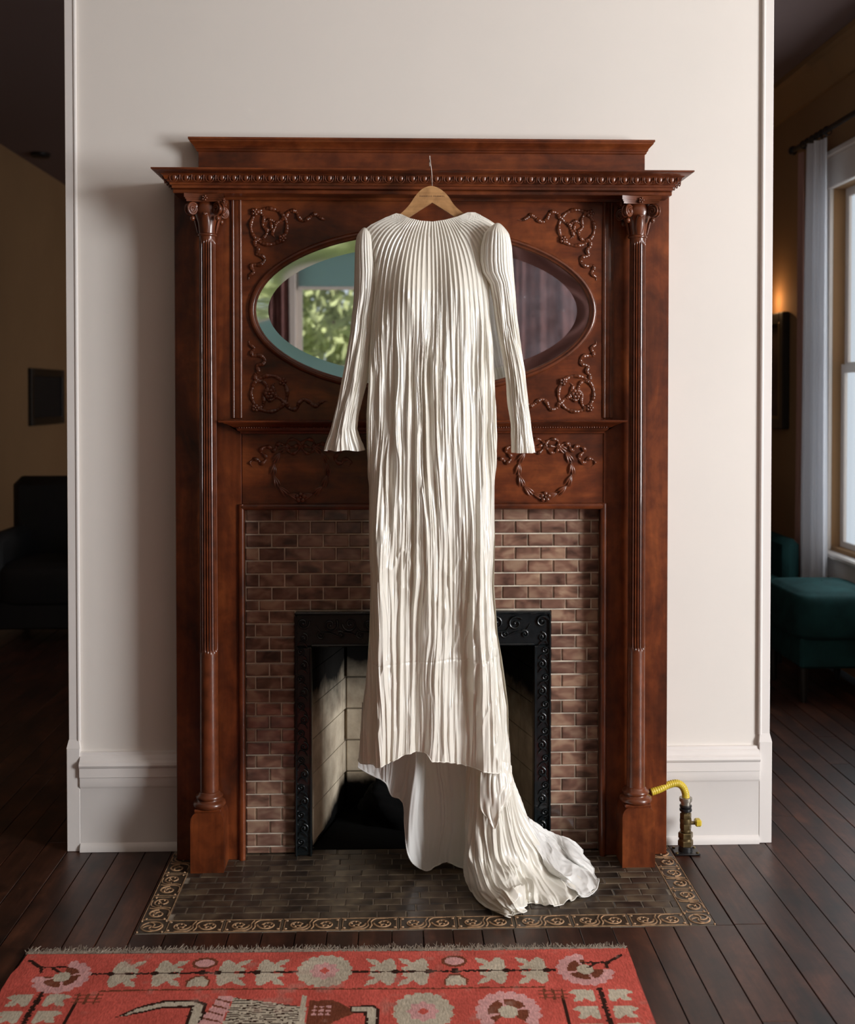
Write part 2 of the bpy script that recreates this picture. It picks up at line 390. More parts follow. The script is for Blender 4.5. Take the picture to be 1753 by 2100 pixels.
def link(name, me, parent=None, loc=None):
    o = bpy.data.objects.new(name, me); COL.objects.link(o)
    if parent is not None: attach(o, parent)
    if loc is not None: o.location = loc
    return o
WPOS = {}
def attach(o, parent):
    o.parent = parent
    p = parent; t = Vector((0, 0, 0))
    while p is not None: t += p.location if p.type == 'EMPTY' else Vector((0, 0, 0)); p = p.parent
    o.matrix_parent_inverse = Matrix.Translation(-t) if parent.type == 'EMPTY' else Matrix.Identity(4)
def thing(name, label, cat, loc=(0, 0, 0), group=None):
    o = bpy.data.objects.new(name, None); COL.objects.link(o); o.location = loc; o.empty_display_size = 0.05
    o['label'] = label; o['category'] = cat
    if group: o['group'] = group
    return o
def tag(o, label, cat, group=None, kind=None):
    o['label'] = label; o['category'] = cat
    if group: o['group'] = group
    if kind: o['kind'] = kind
    return o
def struct(o, label=None):
    o['kind'] = 'structure'
    if label: o['label'] = label
    return o
def grid_mesh(name, P, m, closed_u=False, smooth=True):
    # P: numpy (rows, cols, 3)
    r, c = P.shape[:2]; idx = np.arange(r * c).reshape(r, c)
    if closed_u: nx = np.roll(idx, -1, 1); a, b, c2, d = idx[:-1], nx[:-1], nx[1:], idx[1:]
    else: a, b, c2, d = idx[:-1, :-1], idx[:-1, 1:], idx[1:, 1:], idx[1:, :-1]
    q = np.stack([a, b, c2, d], -1).reshape(-1, 4).astype(np.int32)
    me = bpy.data.meshes.new(name); me.vertices.add(r * c); me.vertices.foreach_set('co', P.reshape(-1).astype(np.float32))
    me.loops.add(q.size); me.loops.foreach_set('vertex_index', q.reshape(-1))
    me.polygons.add(len(q)); me.polygons.foreach_set('loop_start', np.arange(0, q.size, 4, dtype=np.int32))
    me.polygons.foreach_set('use_smooth', np.ones(len(q), bool) if smooth else np.zeros(len(q), bool))
    me.update(calc_edges=True); me.validate(); me.materials.append(m); return me
def vnoise(x, y, seed=0):
    T = np.random.RandomState(seed).rand(256, 256) * 2 - 1
    x, y = np.broadcast_arrays(np.asarray(x, float), np.asarray(y, float))
    xi, yi = np.floor(x).astype(int), np.floor(y).astype(int); fx, fy = x - xi, y - yi
    fx = fx * fx * fx * (fx * (fx * 6 - 15) + 10); fy = fy * fy * fy * (fy * (fy * 6 - 15) + 10)
    g = lambda i, j: T[i % 256, j % 256]
    return (g(xi, yi) * (1 - fx) + g(xi + 1, yi) * fx) * (1 - fy) + (g(xi, yi + 1) * (1 - fx) + g(xi + 1, yi + 1) * fx) * fy
def sstep(a, b, x):
    t = np.clip((np.asarray(x, float) - a) / (b - a), 0, 1); return t * t * (3 - 2 * t)
def catmull(pts, n):
    P = np.array(pts, float); m = len(P); t = np.linspace(0, m - 1, n); i = np.clip(np.floor(t).astype(int), 0, m - 2); f = (t - i)[:, None]
    p0 = P[np.clip(i - 1, 0, m - 1)]; p1 = P[i]; p2 = P[i + 1]; p3 = P[np.clip(i + 2, 0, m - 1)]
    return 0.5 * (2 * p1 + (p2 - p0) * f + (2 * p0 - 5 * p1 + 4 * p2 - p3) * f ** 2 + (3 * p1 - p0 - 3 * p2 + p3) * f ** 3)

# ================================================================ THE ROOM
XW = 1.099                                    # half width of the chimney wall
fl = MB().box(XL - .2, XR + .2, YN - .2, YF + .2, -0.12, -0.022).box(XR + .2, XE + .3, YN - .2, -.40, -0.12, -0.022).build('floor', M['under']); struct(fl)
HX, HYF = 0.7735, -0.586                      # hearth half width, front edge
rnd = random.Random(3)
x = XL
while x < XE - 0.02:
    w = rnd.choice([0.078, 0.083, 0.083, 0.088]); x1 = min(x + w, XE)
    xa, xb = x + 0.0012, x1 - 0.0012
    segs = []
    if xb > -HX and xa < HX:                  # boards cut round the hearth
        if xa < -HX: xb2 = -HX - .001; segs.append((xa, xb2, HYF + .0, YF)); segs.append((xa, xb, YN, HYF - .0015))
        elif xb > HX: segs.append((HX + .001, xb, HYF, YF)); segs.append((xa, xb, YN, HYF - .0015))
        else: segs.append((xa, xb, YN, HYF - .0015)); segs.append((xa, xb, 0.72, YF))
    else: segs.append((xa, xb, YN, YF))
    if xb > XR: segs = [(xa, xb, -4.1 + max(0, xa - 4.1) * 1.35 if xa > 4.0 else YN, -.41)]
    for a, b, y0, y1 in segs:
        cuts = [y0]
        if y1 - y0 > 5:
            c = y0 + rnd.uniform(1.2, 3.8); cuts += [c, c + rnd.uniform(2.5, 3.6)]
        cuts = [c for c in cuts if c < y1 - .4] + [y1]
        for c0, c1 in zip(cuts, cuts[1:]):
            top = rnd.uniform(-0.0012, 0.0)
            mb = MB().bevbox(a, b, c0 + .0008, c1 - .0008, -0.0215, top, 0.0012)
            mb.build('plank', M['plank'], fl)
    x = x1
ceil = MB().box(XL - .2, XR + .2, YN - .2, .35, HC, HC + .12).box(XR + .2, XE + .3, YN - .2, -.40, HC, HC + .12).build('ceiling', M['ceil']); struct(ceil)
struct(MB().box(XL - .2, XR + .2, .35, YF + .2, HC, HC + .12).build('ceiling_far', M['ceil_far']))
# chimney wall, with the fireplace opening left free
wc = MB()
wc.box(-XW, -0.40, 0, 0.70, 0, HC); wc.box(0.40, XW, 0, 0.70, 0, HC); wc.box(-0.40, 0.40, 0, 0.70, 0.72, HC); wc.box(-0.40, 0.40, 0.45, 0.70, 0, 0.72)
struct(wc.build('wall_center', M['wall']))
# outer walls
WB = (1.10, 0, 0.56, 2.54); WBy1 = V(1727, 900, XR + .055)[0]; WB = (WBy1 - 1.05, WBy1, 0.62, 2.50)
def wall_x(x0, x1, ya, yb, holes):
    mb = MB(); y = ya
    for (h0, h1, z0, z1) in sorted(holes):
        mb.box(x0, x1, y, h0, 0, HC); mb.box(x0, x1, h0, h1, 0, z0); mb.box(x0, x1, h0, h1, z1, HC); y = h1
    mb.box(x0, x1, y, yb, 0, HC); return mb
def wall_y(y0, y1, xa, xb, holes):
    mb = MB(); x = xa
    for (h0, h1, z0, z1) in sorted(holes):
        mb.box(x, h0, y0, y1, 0, HC); mb.box(h0, h1, y0, y1, 0, z0); mb.box(h0, h1, y0, y1, z1, HC); x = h1
    mb.box(x, xb, y0, y1, 0, HC); return mb
wr_ = MB(); wr_.box(XR, XR + .14, -.40, 0.35, 0, HC); wr_.box(XR + .14, XE + .14, -.54, -.40, 0, HC); wr_.box(XE, XE + .14, -2.66, -.54, 0, HC); wr_.box(4.02, 4.16, YN, -4.16, 0, HC)
struct(wr_.build('wall_right', M['room']))
bw_ = wall_x(0, .14, -.96, .96, [WA]).build('wall_bay', M['room']); bw_.location = BAY; bw_.rotation_euler = (0, 0, BROT); struct(bw_)
struct(wall_x(XR, XR + .08, 0.35, YF, [WB, WD]).build('wall_right_far', M['backwall']))
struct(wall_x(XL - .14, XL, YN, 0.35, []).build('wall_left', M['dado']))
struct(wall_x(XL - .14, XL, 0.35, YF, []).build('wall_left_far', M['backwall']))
struct(wall_y(YF, YF + .14, XL - .14, XR + .14, []).build('wall_far', M['backwall']))
WC = (-0.84, 0.12, 0.70, 2.62)                # window behind the camera (x0,x1,z0,z1)
struct(wall_y(YN - .14, YN, XL - .14, XR + .14, [WC]).box(XR + .14, 4.16, YN - .14, YN, 0, HC).build('wall_rear', M['room']))

# corner boards of the chimney wall
for i, sgn in ((1, -1), (2, 1)):
    mb = MB(); e0, e1 = sorted((sgn * 1.070, sgn * 1.1015))
    mb.bevbox(e0, e1, -0.010, 0.03, 0.345, HC, 0.0015)
    xb = sgn * 1.0705
    mb.tube([(xb, -0.007, 0.345), (xb, -0.007, HC)], 0.006, 10)
    p0, p1 = sorted((sgn * 1.066, sgn * 1.107))
    mb.bevbox(p0, p1, -0.017, 0.03, 0.0, 0.322, 0.0015)
    mb.add([(p0, -.017, .3215), (p1, -.017, .3215), (p1, .03, .3215), (p0, .03, .3215), (e0, -.010, .348), (e1, -.010, .348), (e1, .03, .348), (e0, .03, .348)],
           [(0, 1, 5, 4), (1, 2, 6, 5), (2, 3, 7, 6), (3, 0, 4, 7), (4, 5, 6, 7)])
    struct(mb.build('trim_%d' % i, M['trim']))
# tall moulded baseboards
bprof = [(0.004, 0.0), (-0.026, 0.0), (-0.026, 0.010), (-0.022, 0.020), (-0.018, 0.024), (-0.016, 0.026), (-0.016, 0.195), (-0.019, 0.200), (-0.022, 0.206), (-0.022, 0.232),
         (-0.027, 0.234), (-0.027, 0.262), (-0.032, 0.266), (-0.034, 0.272), (-0.031, 0.280), (-0.024, 0.284), (-0.022, 0.288), (-0.018, 0.296), (-0.012, 0.300), (-0.010, 0.308), (0.004, 0.310)]
struct(MB().extrude_x(-1.0655, -0.757, bprof).build('baseboard_left', M['trim'], smooth=35))
struct(MB().extrude_x(0.757, 1.0655, bprof).build('baseboard_right', M['trim'], smooth=35))
# skirting and crown of the rooms behind
struct(MB().box(XL, XL + .02, 0.4, YF, 0, 0.24).build('baseboard_far', M['room']))
cp = [(XR, HC - .16), (XR - .02, HC - .16), (XR - .03, HC - .13), (XR - .06, HC - .10), (XR - .10, HC - .04), (XR - .13, HC - .03), (XR - .13, HC), (XR, HC)]
struct(MB().extrude_y(0.4, YF, cp).build('trim_3', M['backwall'], smooth=30))

# windows -------------------------------------------------------------
def window_x(name, w, xin, mat, so_=.05, sd_=.035):
    y0, y1, z0, z1 = w; root = bpy.data.objects.new(name, None); COL.objects.link(root); struct(root)
    if xin: root.location = (xin, (y0 + y1) / 2, z0)
    mb = MB()
    for a, b in ((y0 - .11, y0), (y1, y1 + .11)):
        mb.bevbox(xin - .022, xin + .0, a, b, z0 - .02, z1 + .0, .003)
        for q in (.25, .5, .75): mb.tube([(xin - .024, a + (b - a) * q, z0), (xin - .024, a + (b - a) * q, z1)], .007, 8)
    mb.build('casing', mat, root, smooth=30)
    MB().bevbox(xin - .030, xin, y0 - .13, y1 + .13, z1, z1 + .16, .004).bevbox(xin - .05, xin, y0 - .15, y1 + .15, z1 + .16, z1 + .19, .006).build('head_casing', mat, root)
    MB().bevbox(xin - .06, xin + .10, y0 - .14, y1 + .14, z0 - .05, z0 - .02, .008).bevbox(xin - .02, xin, y0 - .11, y1 + .11, z0 - .16, z0 - .05, .003).build('window_sill', mat, root)
    zm = (z0 + z1) / 2
    for k, (za, zb) in enumerate(((z0 - .02, zm + .02), (zm - .02, z1))):
        xs = xin + so_ + sd_ * k; m2 = MB()
        st_ = min(.03, sd_ * .86); m2.box(xs, xs + st_, y0, y0 + .045, za, zb); m2.box(xs, xs + st_, y1 - .045, y1, za, zb); m2.box(xs, xs + st_, y0 + .045, y1 - .045, za, za + .05); m2.box(xs, xs + st_, y0 + .045, y1 - .045, zb - .045, zb)
        so = m2.build('sash', mat, root)
        MB().box(xs + st_ * .4, xs + st_ * .55, y0 + .045, y1 - .045, za + .05, zb - .045).build('pane', M['glass'], so)
    return root
window_x('window_1', WB, XR, M['trim'], .046, .018); w2 = window_x('window_2', WA, 0, M['trim']); w2.location = BAY; w2.rotation_euler = (0, 0, BROT); window_x('added_window_4', WD, XR, M['trim'], .046, .018)  # the last window is added out of view to carry the back room fill
def window_y(name, w):
    x0, x1, z0, z1 = w
    wn = bpy.data.objects.new(name, None); COL.objects.link(wn); wn.location = ((x0 + x1) / 2, YN, z0); struct(wn)
    mb = MB(); mb.bevbox(x0 - .10, x0, YN, YN + .022, z0 - .1, z1 + .1, .003); mb.bevbox(x1, x1 + .10, YN, YN + .022, z0 - .1, z1 + .1, .003); mb.bevbox(x0, x1, YN, YN + .022, z1, z1 + .1, .003); mb.bevbox(x0 - .12, x1 + .12, YN - .02, YN + .05, z0 - .04, z0, .003)
    mb.build('casing', M['trim'], wn)
    zm = 1.62
    for za, zb, ys in ((z0, zm + .02, -.06), (zm - .02, z1, -.095)):
        m2 = MB(); m2.box(x0, x0 + .045, YN + ys, YN + ys + .03, za, zb); m2.box(x1 - .045, x1, YN + ys, YN + ys + .03, za, zb); m2.box(x0 + .045, x1 - .045, YN + ys, YN + ys + .03, za, za + .045); m2.box(x0 + .045, x1 - .045, YN + ys, YN + ys + .03, zb - .045, zb)
        so = m2.build('sash', M['trim'], wn)
        MB().box(x0 + .045, x1 - .045, YN + ys + .012, YN + ys + .016, za + .045, zb - .045).build('pane', M['glass'], so)
window_y('window_3', WC)
x0, x1, z0, z1 = WC
sh = MB().box(x0 + .02, x1 - .02, YN - .026, YN - .022, 2.25, z1 - .02); 
t = thing('roller_shade', 'grey roller shade half lowered over the window opposite the fireplace', 'window shade', ((x0 + x1) / 2, YN - .02, 2.22))
sh.build('shade_cloth', M['shade'], t); MB().box(x0 + .02, x1 - .02, YN - .032, YN - .016, 2.225, 2.25).build('hem_bar', M['trim'], t)

# ================================================================ FIREPLACE: tiles, iron frame, firebox
YB = -0.100                                   # face of the mantel boards
YT = -0.058                                   # tile face
def cutmesh(cache, key, fn):
    if key not in cache: cache[key] = fn()
    return cache[key]
tcache = {}
def tile_mesh(w, h, m, t=0.007, b=0.0022):
    def mk():
        mb = MB(); x, z = w / 2, h / 2
        mb.add([(-x, 0, -z), (x, 0, -z), (x, 0, z), (-x, 0, z), (-x, -t + b, -z), (x, -t + b, -z), (x, -t + b, z), (-x, -t + b, z), (-x + b, -t, -z + b), (x - b, -t, -z + b), (x - b, -t, z - b), (-x + b, -t, z - b)],
               [(0, 1, 5, 4), (1, 2, 6, 5), (2, 3, 7, 6), (3, 0, 4, 7), (4, 5, 9, 8), (5, 6, 10, 9), (6, 7, 11, 10), (7, 4, 8, 11), (8, 9, 10, 11)])
        return mb.mesh('tile', m)
    return cutmesh(tcache, (round(w, 4), round(h, 4), m.name), mk)
ts = thing('tile_surround', 'mauve brown glazed tile surround in running bond around the black iron frame', 'tile surround', (0, -0.03, 0))
bk = MB(); bk.box(-.5465, -.345, -.055, -.002, 0.003, 1.077); bk.box(.345, .5465, -.055, -.002, 0.003, 1.077); bk.box(-.345, .345, -.055, -.002, .72, 1.077)
bk.build('grout_bed', M['grout'], ts)
PW, PH, G = 0.0790, 0.0407, 0.0042
IX, IZ = 0.3945, 0.7545                       # iron frame outside
ox = U(1082, 1055, YT)[0]                     # one joint of the top row
rj = random.Random(5)
row = 0; zt = 1.0735
while zt > 0.005:
    zb = max(zt - PH, 0.002); off = ox + (PW * 0.5 if row % 2 else 0)
    spans = [(-.547, .547)] if zt > IZ + .006 else [(-.547, -IX), (IX, .547)]
    if zt > IZ + .006 and zb < IZ: zb = IZ + .002
    for sa, sb in spans:
        o2 = off
        if zt <= IZ + .006: o2 = (IX if sa > 0 else -IX) + (PW * 0.46 if row % 2 else 0)
        k0 = math.floor((sa - o2) / PW) - 1
        for k in range(k0, k0 + 20):
            a, b = max(sa, o2 + k * PW), min(sb, o2 + (k + 1) * PW)
            if b - a < 0.012 or zb > zt - .008: continue
            w, h = round(b - a - G, 3), round(zt - zb - G, 3)
            link('tile', tile_mesh(w, h, M['tile']), ts, ((a + b) / 2, -0.053 + rj.uniform(-.0005, .0005), (zt + zb) / 2))
    zt = zb if zb > IZ - .1 and zb < IZ + .01 and zt > IZ + .006 else zt - PH
    row += 1

# cast iron frame
fr = thing('fireplace_frame', 'black cast iron fireplace frame with raised scrolls, set in the tiles', 'fireplace frame', (0, -0.07, 0))
def irail(name, x0, x1, z0, z1):
    return MB().bevbox(x0, x1, -0.078, -0.030, z0, z1, 0.004).build(name, M['iron'], fr)
ti = irail('top_rail', -IX, IX, 0.648, IZ); si = [irail('side_rail', -IX, -.343, 0, .6475), irail('side_rail', .343, IX, 0, .6475)]
MB().bevbox(-IX, IX, -.086, -.077, IZ - .008, IZ, .003).bevbox(-IX, -IX + .007, -.086, -.077, 0, IZ - .009, .003).bevbox(IX - .007, IX, -.086, -.077, 0, IZ - .009, .003).build('outer_bead', M['iron'], fr)
MB().bevbox(-.345, .345, -.084, -.077, .648, .655, .003).bevbox(-.349, -.3425, -.084, -.077, 0, .647, .002).bevbox(.3425, .349, -.084, -.077, 0, .647, .002).build('inner_bead', M['iron'], fr)
def spiral(c, r, turns, a0, sgn, y, n=26):
    return [(c[0] + r * (1 - .86 * i / n) * math.cos(a0 + sgn * turns * 2 * PI * i / n), y, c[1] + r * (1 - .86 * i / n) * math.sin(a0 + sgn * turns * 2 * PI * i / n)) for i in range(n + 1)]
def scroll(mb, c, r, a0, sgn, y, w=.0034):
    p = spiral(c, r, 1.35, a0, sgn, y); n = len(p)
    mb.tube(p, [w * (1.15 - .5 * i / n) for i in range(n)], 7, ((0, 1, 0), 1.3)); mb.ball((p[-1][0], y, p[-1][2]), w * 1.5, 8, 5)
for sg in (-1, 1):
    mb = MB()
    zc = .706
    for k, cxx in enumerate((.045, .105, .165, .225, .285)):
        scroll(mb, (sg * cxx, zc + (.012 if k % 2 else .010)), .024, PI * (.2 + .8 * (k % 2)), (-1 if k % 2 else 1) * sg, -.080)
        scroll(mb, (sg * (cxx + .028), zc - .022), .013, PI * .7, (1 if k % 2 else -1) * sg, -.080, .0026)
        mb.tube(catmull([(sg * (cxx - .03), -.080, zc - .030), (sg * cxx, -.081, zc - .016), (sg * (cxx + .03), -.080, zc - .012), (sg * (cxx + .045), -.079, zc + .010)], 10), [.0012, .0025, .003, .0033, .0033, .003, .0028, .0025, .002, .001], 6, ((0, 1, 0), 1.2))
    scroll(mb, (sg * .368, .722), .020, PI * .1, sg, -.080, .004)
    mb.build('scroll_relief', M['iron'], fr, smooth=60)
    mb = MB(); z = .675; k = 0
    while z > .03:
        r = .0125 if k % 2 else .015
        scroll(mb, (sg * (.371 + (.006 if k % 2 else -.004)), z), r, PI * (.5 + (k % 2)), (1 if k % 2 else -1), -.080, .0027)
        mb.tube(catmull([(sg * .356, -.079, z - .028), (sg * .364, -.081, z - .016), (sg * .378, -.081, z - .012), (sg * .385, -.079, z - .024)], 8), [.001, .002, .0026, .0028, .0026, .0022, .0018, .001], 6, ((0, 1, 0), 1.2))
        mb.ball((sg * .386, -.079, z + .012), .0028, 6, 4)
        z -= .042; k += 1
    mb.build('scroll_relief', M['iron'], fr, smooth=60)

# firebox: splayed firebrick cheeks and back
fb = bpy.data.objects.new('wall_firebox', None); COL.objects.link(fb); fb.location = (0, 0.2, 0); struct(fb)
MB().box(-.395, .395, -.028, .44, .70, .715).build('smoke_shelf', M['soot'], fb)
FY0, FY1, FXB = -0.028, 0.34, 0.255
MB().add([(-.345, FY0, -.001), (.345, FY0, -.001), (FXB, FY1, -.001), (-FXB, FY1, -.001), (-.345, FY0, .002), (.345, FY0, .002), (FXB, FY1, .002), (-FXB, FY1, .002)],
         [(0, 1, 5, 4), (1, 2, 6, 5), (2, 3, 7, 6), (3, 0, 4, 7), (4, 5, 6, 7), (0, 3, 2, 1)]).build('firebox_floor', M['soot'], fb)
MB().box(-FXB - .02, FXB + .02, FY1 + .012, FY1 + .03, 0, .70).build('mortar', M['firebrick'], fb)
bh, bw = 0.1085, 0.225
zs = [0.02 + bh * i for i in range(7)]
for i, z in enumerate(zs):
    xo = -FXB - (bw * .5 if i % 2 else 0.02)
    k = 0
    while xo + bw * k < FXB:
        a, b = max(-FXB, xo + bw * k), min(FXB, xo + bw * (k + 1)); k += 1
        if b - a < .02: continue
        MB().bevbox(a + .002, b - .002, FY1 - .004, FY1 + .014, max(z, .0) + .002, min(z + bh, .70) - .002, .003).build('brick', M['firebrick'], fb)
Ls = math.hypot(.345 - FXB, FY1 - FY0)
for sg in (-1, 1):
    def cheek(u0, u1, z0, z1, d0, d1):
        vs_ = []
        dx, dy = -sg * (.345 - FXB) / Ls, (FY1 - FY0) / Ls; nx, ny = -sg * dy, -(.345 - FXB) / Ls
        for d in (d0, d1):
            for (u, z) in ((u0, z0), (u1, z0), (u1, z1), (u0, z1)): vs_.append((sg * .345 + dx * u - nx * d, FY0 + dy * u - ny * d, z))
        return MB().add(vs_, [(0, 1, 2, 3), (7, 6, 5, 4), (0, 4, 5, 1), (1, 5, 6, 2), (2, 6, 7, 3), (3, 7, 4, 0)])
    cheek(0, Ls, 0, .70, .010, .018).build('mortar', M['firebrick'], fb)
    for i, z in enumerate(zs):
        u = -(bw * .5 if i % 2 else .09)
        while u < Ls:
            a, b = max(0, u), min(Ls, u + bw); u += bw
            if b - a < .02: continue
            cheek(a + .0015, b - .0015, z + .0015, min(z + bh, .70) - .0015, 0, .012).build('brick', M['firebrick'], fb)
# charred heap at the back of the fire floor
rs = np.random.RandomState(4); n1, n2 = 26, 40
th = np.linspace(0, 2 * PI, n2, endpoint=False)[None, :]; ph = np.linspace(0.02, PI / 2, n1)[:, None]
rad = 1 + .10 * vnoise(ph * 3, np.cos(th) * 2 + 5, 3) + .16 * vnoise(np.cos(th) * 3 + 9, np.sin(th) * 3 + ph * 2, 8) + .05 * vnoise(np.cos(th) * 14, np.sin(th) * 14 + ph * 12, 2)
P = np.stack([0.0 + .20 * np.sin(ph) ** .6 * np.cos(th) * rad, .20 + .085 * np.sin(ph) ** .6 * np.sin(th) * rad, .004 + .140 * np.cos(ph) ** .7 * rad + 0 * th], -1)
hp = link('ash_heap', grid_mesh('ash_heap', P, M['soot'], True))
tag(hp, 'low heap of black charred debris on the firebox floor', 'ash heap')

# ================================================================ HEARTH
he = thing('hearth', 'dark brown glazed tile hearth bordered with tan scrollwork tiles, laid flush in the floor', 'hearth', (0, -0.3, 0))
MB().box(-HX, HX, HYF, 0.0, -0.021, -0.0014).build('grout_bed', M['grout_d'], he)
hcache = {}
def slab_mesh(w, d, m, t=.0045, b=.0016):
    def mk():
        mb = MB(); x, y = w / 2, d / 2
        mb.add([(-x, -y, 0), (x, -y, 0), (x, y, 0), (-x, y, 0), (-x, -y, t - b), (x, -y, t - b), (x, y, t - b), (-x, y, t - b), (-x + b, -y + b, t), (x - b, -y + b, t), (x - b, y - b, t), (-x + b, y - b, t)],
               [(0, 1, 5, 4), (1, 2, 6, 5), (2, 3, 7, 6), (3, 0, 4, 7), (4, 5, 9, 8), (5, 6, 10, 9), (6, 7, 11, 10), (7, 4, 8, 11), (8, 9, 10, 11)])
        return mb.mesh('tile', m)
    return cutmesh(hcache, (round(w, 3), round(d, 3), m.name), mk)
BW = 0.0725
y = HYF + BW; row = 0
while y < -0.035:
    y2 = min(y + .0405, -0.012); off = -(HX - BW) - (PW * .5 if row % 2 else 0) + (.012 if row % 3 == 0 else 0)
    for k in range(20):
        a, b = max(-(HX - BW), off + k * PW), min(HX - BW, off + (k + 1) * PW)
        if b - a < .012: continue
        link('tile', slab_mesh(round(b - a - .0028, 3), round(y2 - y - .0028, 3), M['htile']), he, ((a + b) / 2, (y + y2) / 2, -0.0042 + rj.uniform(0, .0008)))
    y += .0405; row += 1
def relief_mesh():
    mb = MB()
    for s in (-1, 1):
        c = (s * .037, 0.0)
        p = [(c[0] + .026 * (1 - .80 * i / 22) * math.cos(PI * (.5 + s * .5) + 2.6 * PI * i / 22 * s), .026 * (1 - .80 * i / 22) * math.sin(PI * (.5 + s * .5) + 2.6 * PI * i / 22 * s), 0.0012) for i in range(23)]
        mb.tube(p, [.0030 - .0012 * i / 22 for i in range(23)], 5, ((0, 0, 1), .75))
        for a in (0.4, 1.6, 2.9, 4.2, 5.3):
            mb.ball((c[0] + .012 * math.cos(a), .012 * math.sin(a), .001), (.0042, .0035, .0022), 6, 4)
        mb.tube(catmull([(0, -.028 * s, .001), (s * .006, -.010 * s, .001), (s * .004, .012 * s, .001), (s * .018, .029 * s, .001), (s * .05, .030 * s, .001)], 12), .0022, 5, ((0, 0, 1), .75))
        for a, b in ((.068, .024), (.068, -.024)): mb.ball((s * a, b, .001), (.0055, .004, .0025), 6, 4)
        mb.tube([(s * .072, -.034, .0005), (s * .072, .034, .0005)], .0012, 4)
    mb.tube([(-.076, -.034, .0005), (.076, -.034, .0005)], .0014, 4); mb.tube([(-.076, .034, .0005), (.076, .034, .0005)], .0014, 4)
    return mb.mesh('scroll_relief', M['border_relief'], smooth=60)
def corner_mesh():
    mb = MB(); p = [(.028 * math.cos(2 * PI * i / 28), .028 * math.sin(2 * PI * i / 28), .001) for i in range(29)]
    mb.tube(p, .0026, 5, ((0, 0, 1), .75))
    for a in range(4):
        t = a * PI / 2 + .4
        mb.tube([(r * math.cos(t + r * 60), r * math.sin(t + r * 60), .001) for r in np.linspace(.003, .025, 9)], .0024, 5, ((0, 0, 1), .75))
        mb.ball((.032 * 1.02 * math.copysign(1, math.cos(a * PI / 2 + .78)), .032 * 1.02 * math.copysign(1, math.sin(a * PI / 2 + .78)), .001), .0035, 6, 4)
    return mb.mesh('scroll_relief', M['border_relief'], smooth=60)
rm, cm = relief_mesh(), corner_mesh()
inner = 2 * (HX - BW); pitch = inner / 9
def border(x, y, rot, corner=False):
    if corner: o = link('border_tile', slab_mesh(BW - .002, BW - .002, M['border']), he, (x, y, -0.0042)); r = link('scroll_relief', cm, o)
    else:
        o = link('border_tile', slab_mesh(pitch - .002, BW - .002, M['border']), he, (x, y, -0.0042)); r = link('scroll_relief', rm, o)
        o.rotation_euler = (0, 0, rot)
    r.location = (0, 0, .0042)
for k in range(9): border(-(HX - BW) + pitch * (k + .5), HYF + BW / 2, 0)
for sg in (-1, 1):
    border(sg * (HX - BW / 2), HYF + BW / 2, 0, True)
    for k in range(3): border(sg * (HX - BW / 2), HYF + BW + pitch * (k + .5), sg * PI / 2)

# ================================================================ MANTELPIECE
ma = thing('mantelpiece', 'tall carved mahogany mantelpiece with fluted columns, oval mirror and heavy cornice', 'mantelpiece', (0, -0.06, 0))
BX, IM = 0.752, 0.5475                        # outer half width; inner edge of the side boards
for sg in (-1, 1):
    a, b = sorted((sg * BX, sg * .552)); MB().bevbox(a, b, YB, 0.0, 0.0, 2.045, .002).build('side_board', M['wood_v'], ma)
# mirror panel, with an oval opening
MZ, MRX, MRZ = 1.678, 0.5045, 0.2315
def oval(n, rx, rz): return [(rx * math.cos(2 * PI * i / n), MZ + rz * math.sin(2 * PI * i / n)) for i in range(n)]
def oval_ring(mb, prof, n=96):
    # prof: (extra radius, y)
    rows = []
    for e, yy in prof:
        row = []
        for i in range(n):
            a = 2 * PI * i / n; row.append(len(mb.v)); mb.v.append(((MRX + e) * math.cos(a), yy, MZ + (MRZ + e) * math.sin(a)))
        rows.append(row)
    for p, q in zip(rows, rows[1:]):
        for i in range(n): mb.f.append((p[i], p[(i + 1) % n], q[(i + 1) % n], q[i]))
    return mb
mb = MB(); N = 128; PT, PBm = 2.035, 1.345
ov = []; rc = []
for i in range(N):
    a = 2 * PI * i / N; c, s = math.cos(a), math.sin(a)
    ov.append(((MRX + .018) * c, YB, MZ + (MRZ + .018) * s))
    k = min(.5515 / abs(c) if abs(c) > 1e-9 else 9, ((PT - MZ) if s > 0 else (MZ - PBm)) / abs(s) if abs(s) > 1e-9 else 9)
    # elliptical rays for even spread
    rc.append((k * c, YB, MZ + k * s))
corners = [(.5515, PT), (-.5515, PT), (-.5515, PBm), (.5515, PBm)]
for cxx, czz in corners:                      # snap the nearest ray to each corner
    j = min(range(N), key=lambda i: (rc[i][0] - cxx) ** 2 + (rc[i][2] - czz) ** 2); rc[j] = (cxx, YB, czz)
mb.v += ov + rc; mb.f += [(i, (i + 1) % N, N + (i + 1) % N, N + i) for i in range(N)]
mb.build('mirror_panel', M['wood_h'], ma)
oval_ring(MB(), [(.026, YB + .001), (.024, YB - .006), (.020, YB - .010), (.015, YB - .010), (.012, YB - .006), (.009, YB - .003), (.006, YB - .003), (.003, YB + .001), (.000, YB + .010), (.000, YB + .016)]).build('mirror_moulding', M['carve'], ma, smooth=50)
mb = MB(); g = oval(96, MRX - .034, MRZ - .034); mb.v = [(x, YB + .006, z) for x, z in g]; mb.f = [tuple(range(96))]
mi = mb.build('mirror', M['mirror'], ma); mi['label'] = 'oval mirror glass with age spots'
oval_ring(MB(), [(.002, YB + .0034), (-.034, YB + .006)]).build('mirror_bevel', M['bevel'], mi, smooth='all')
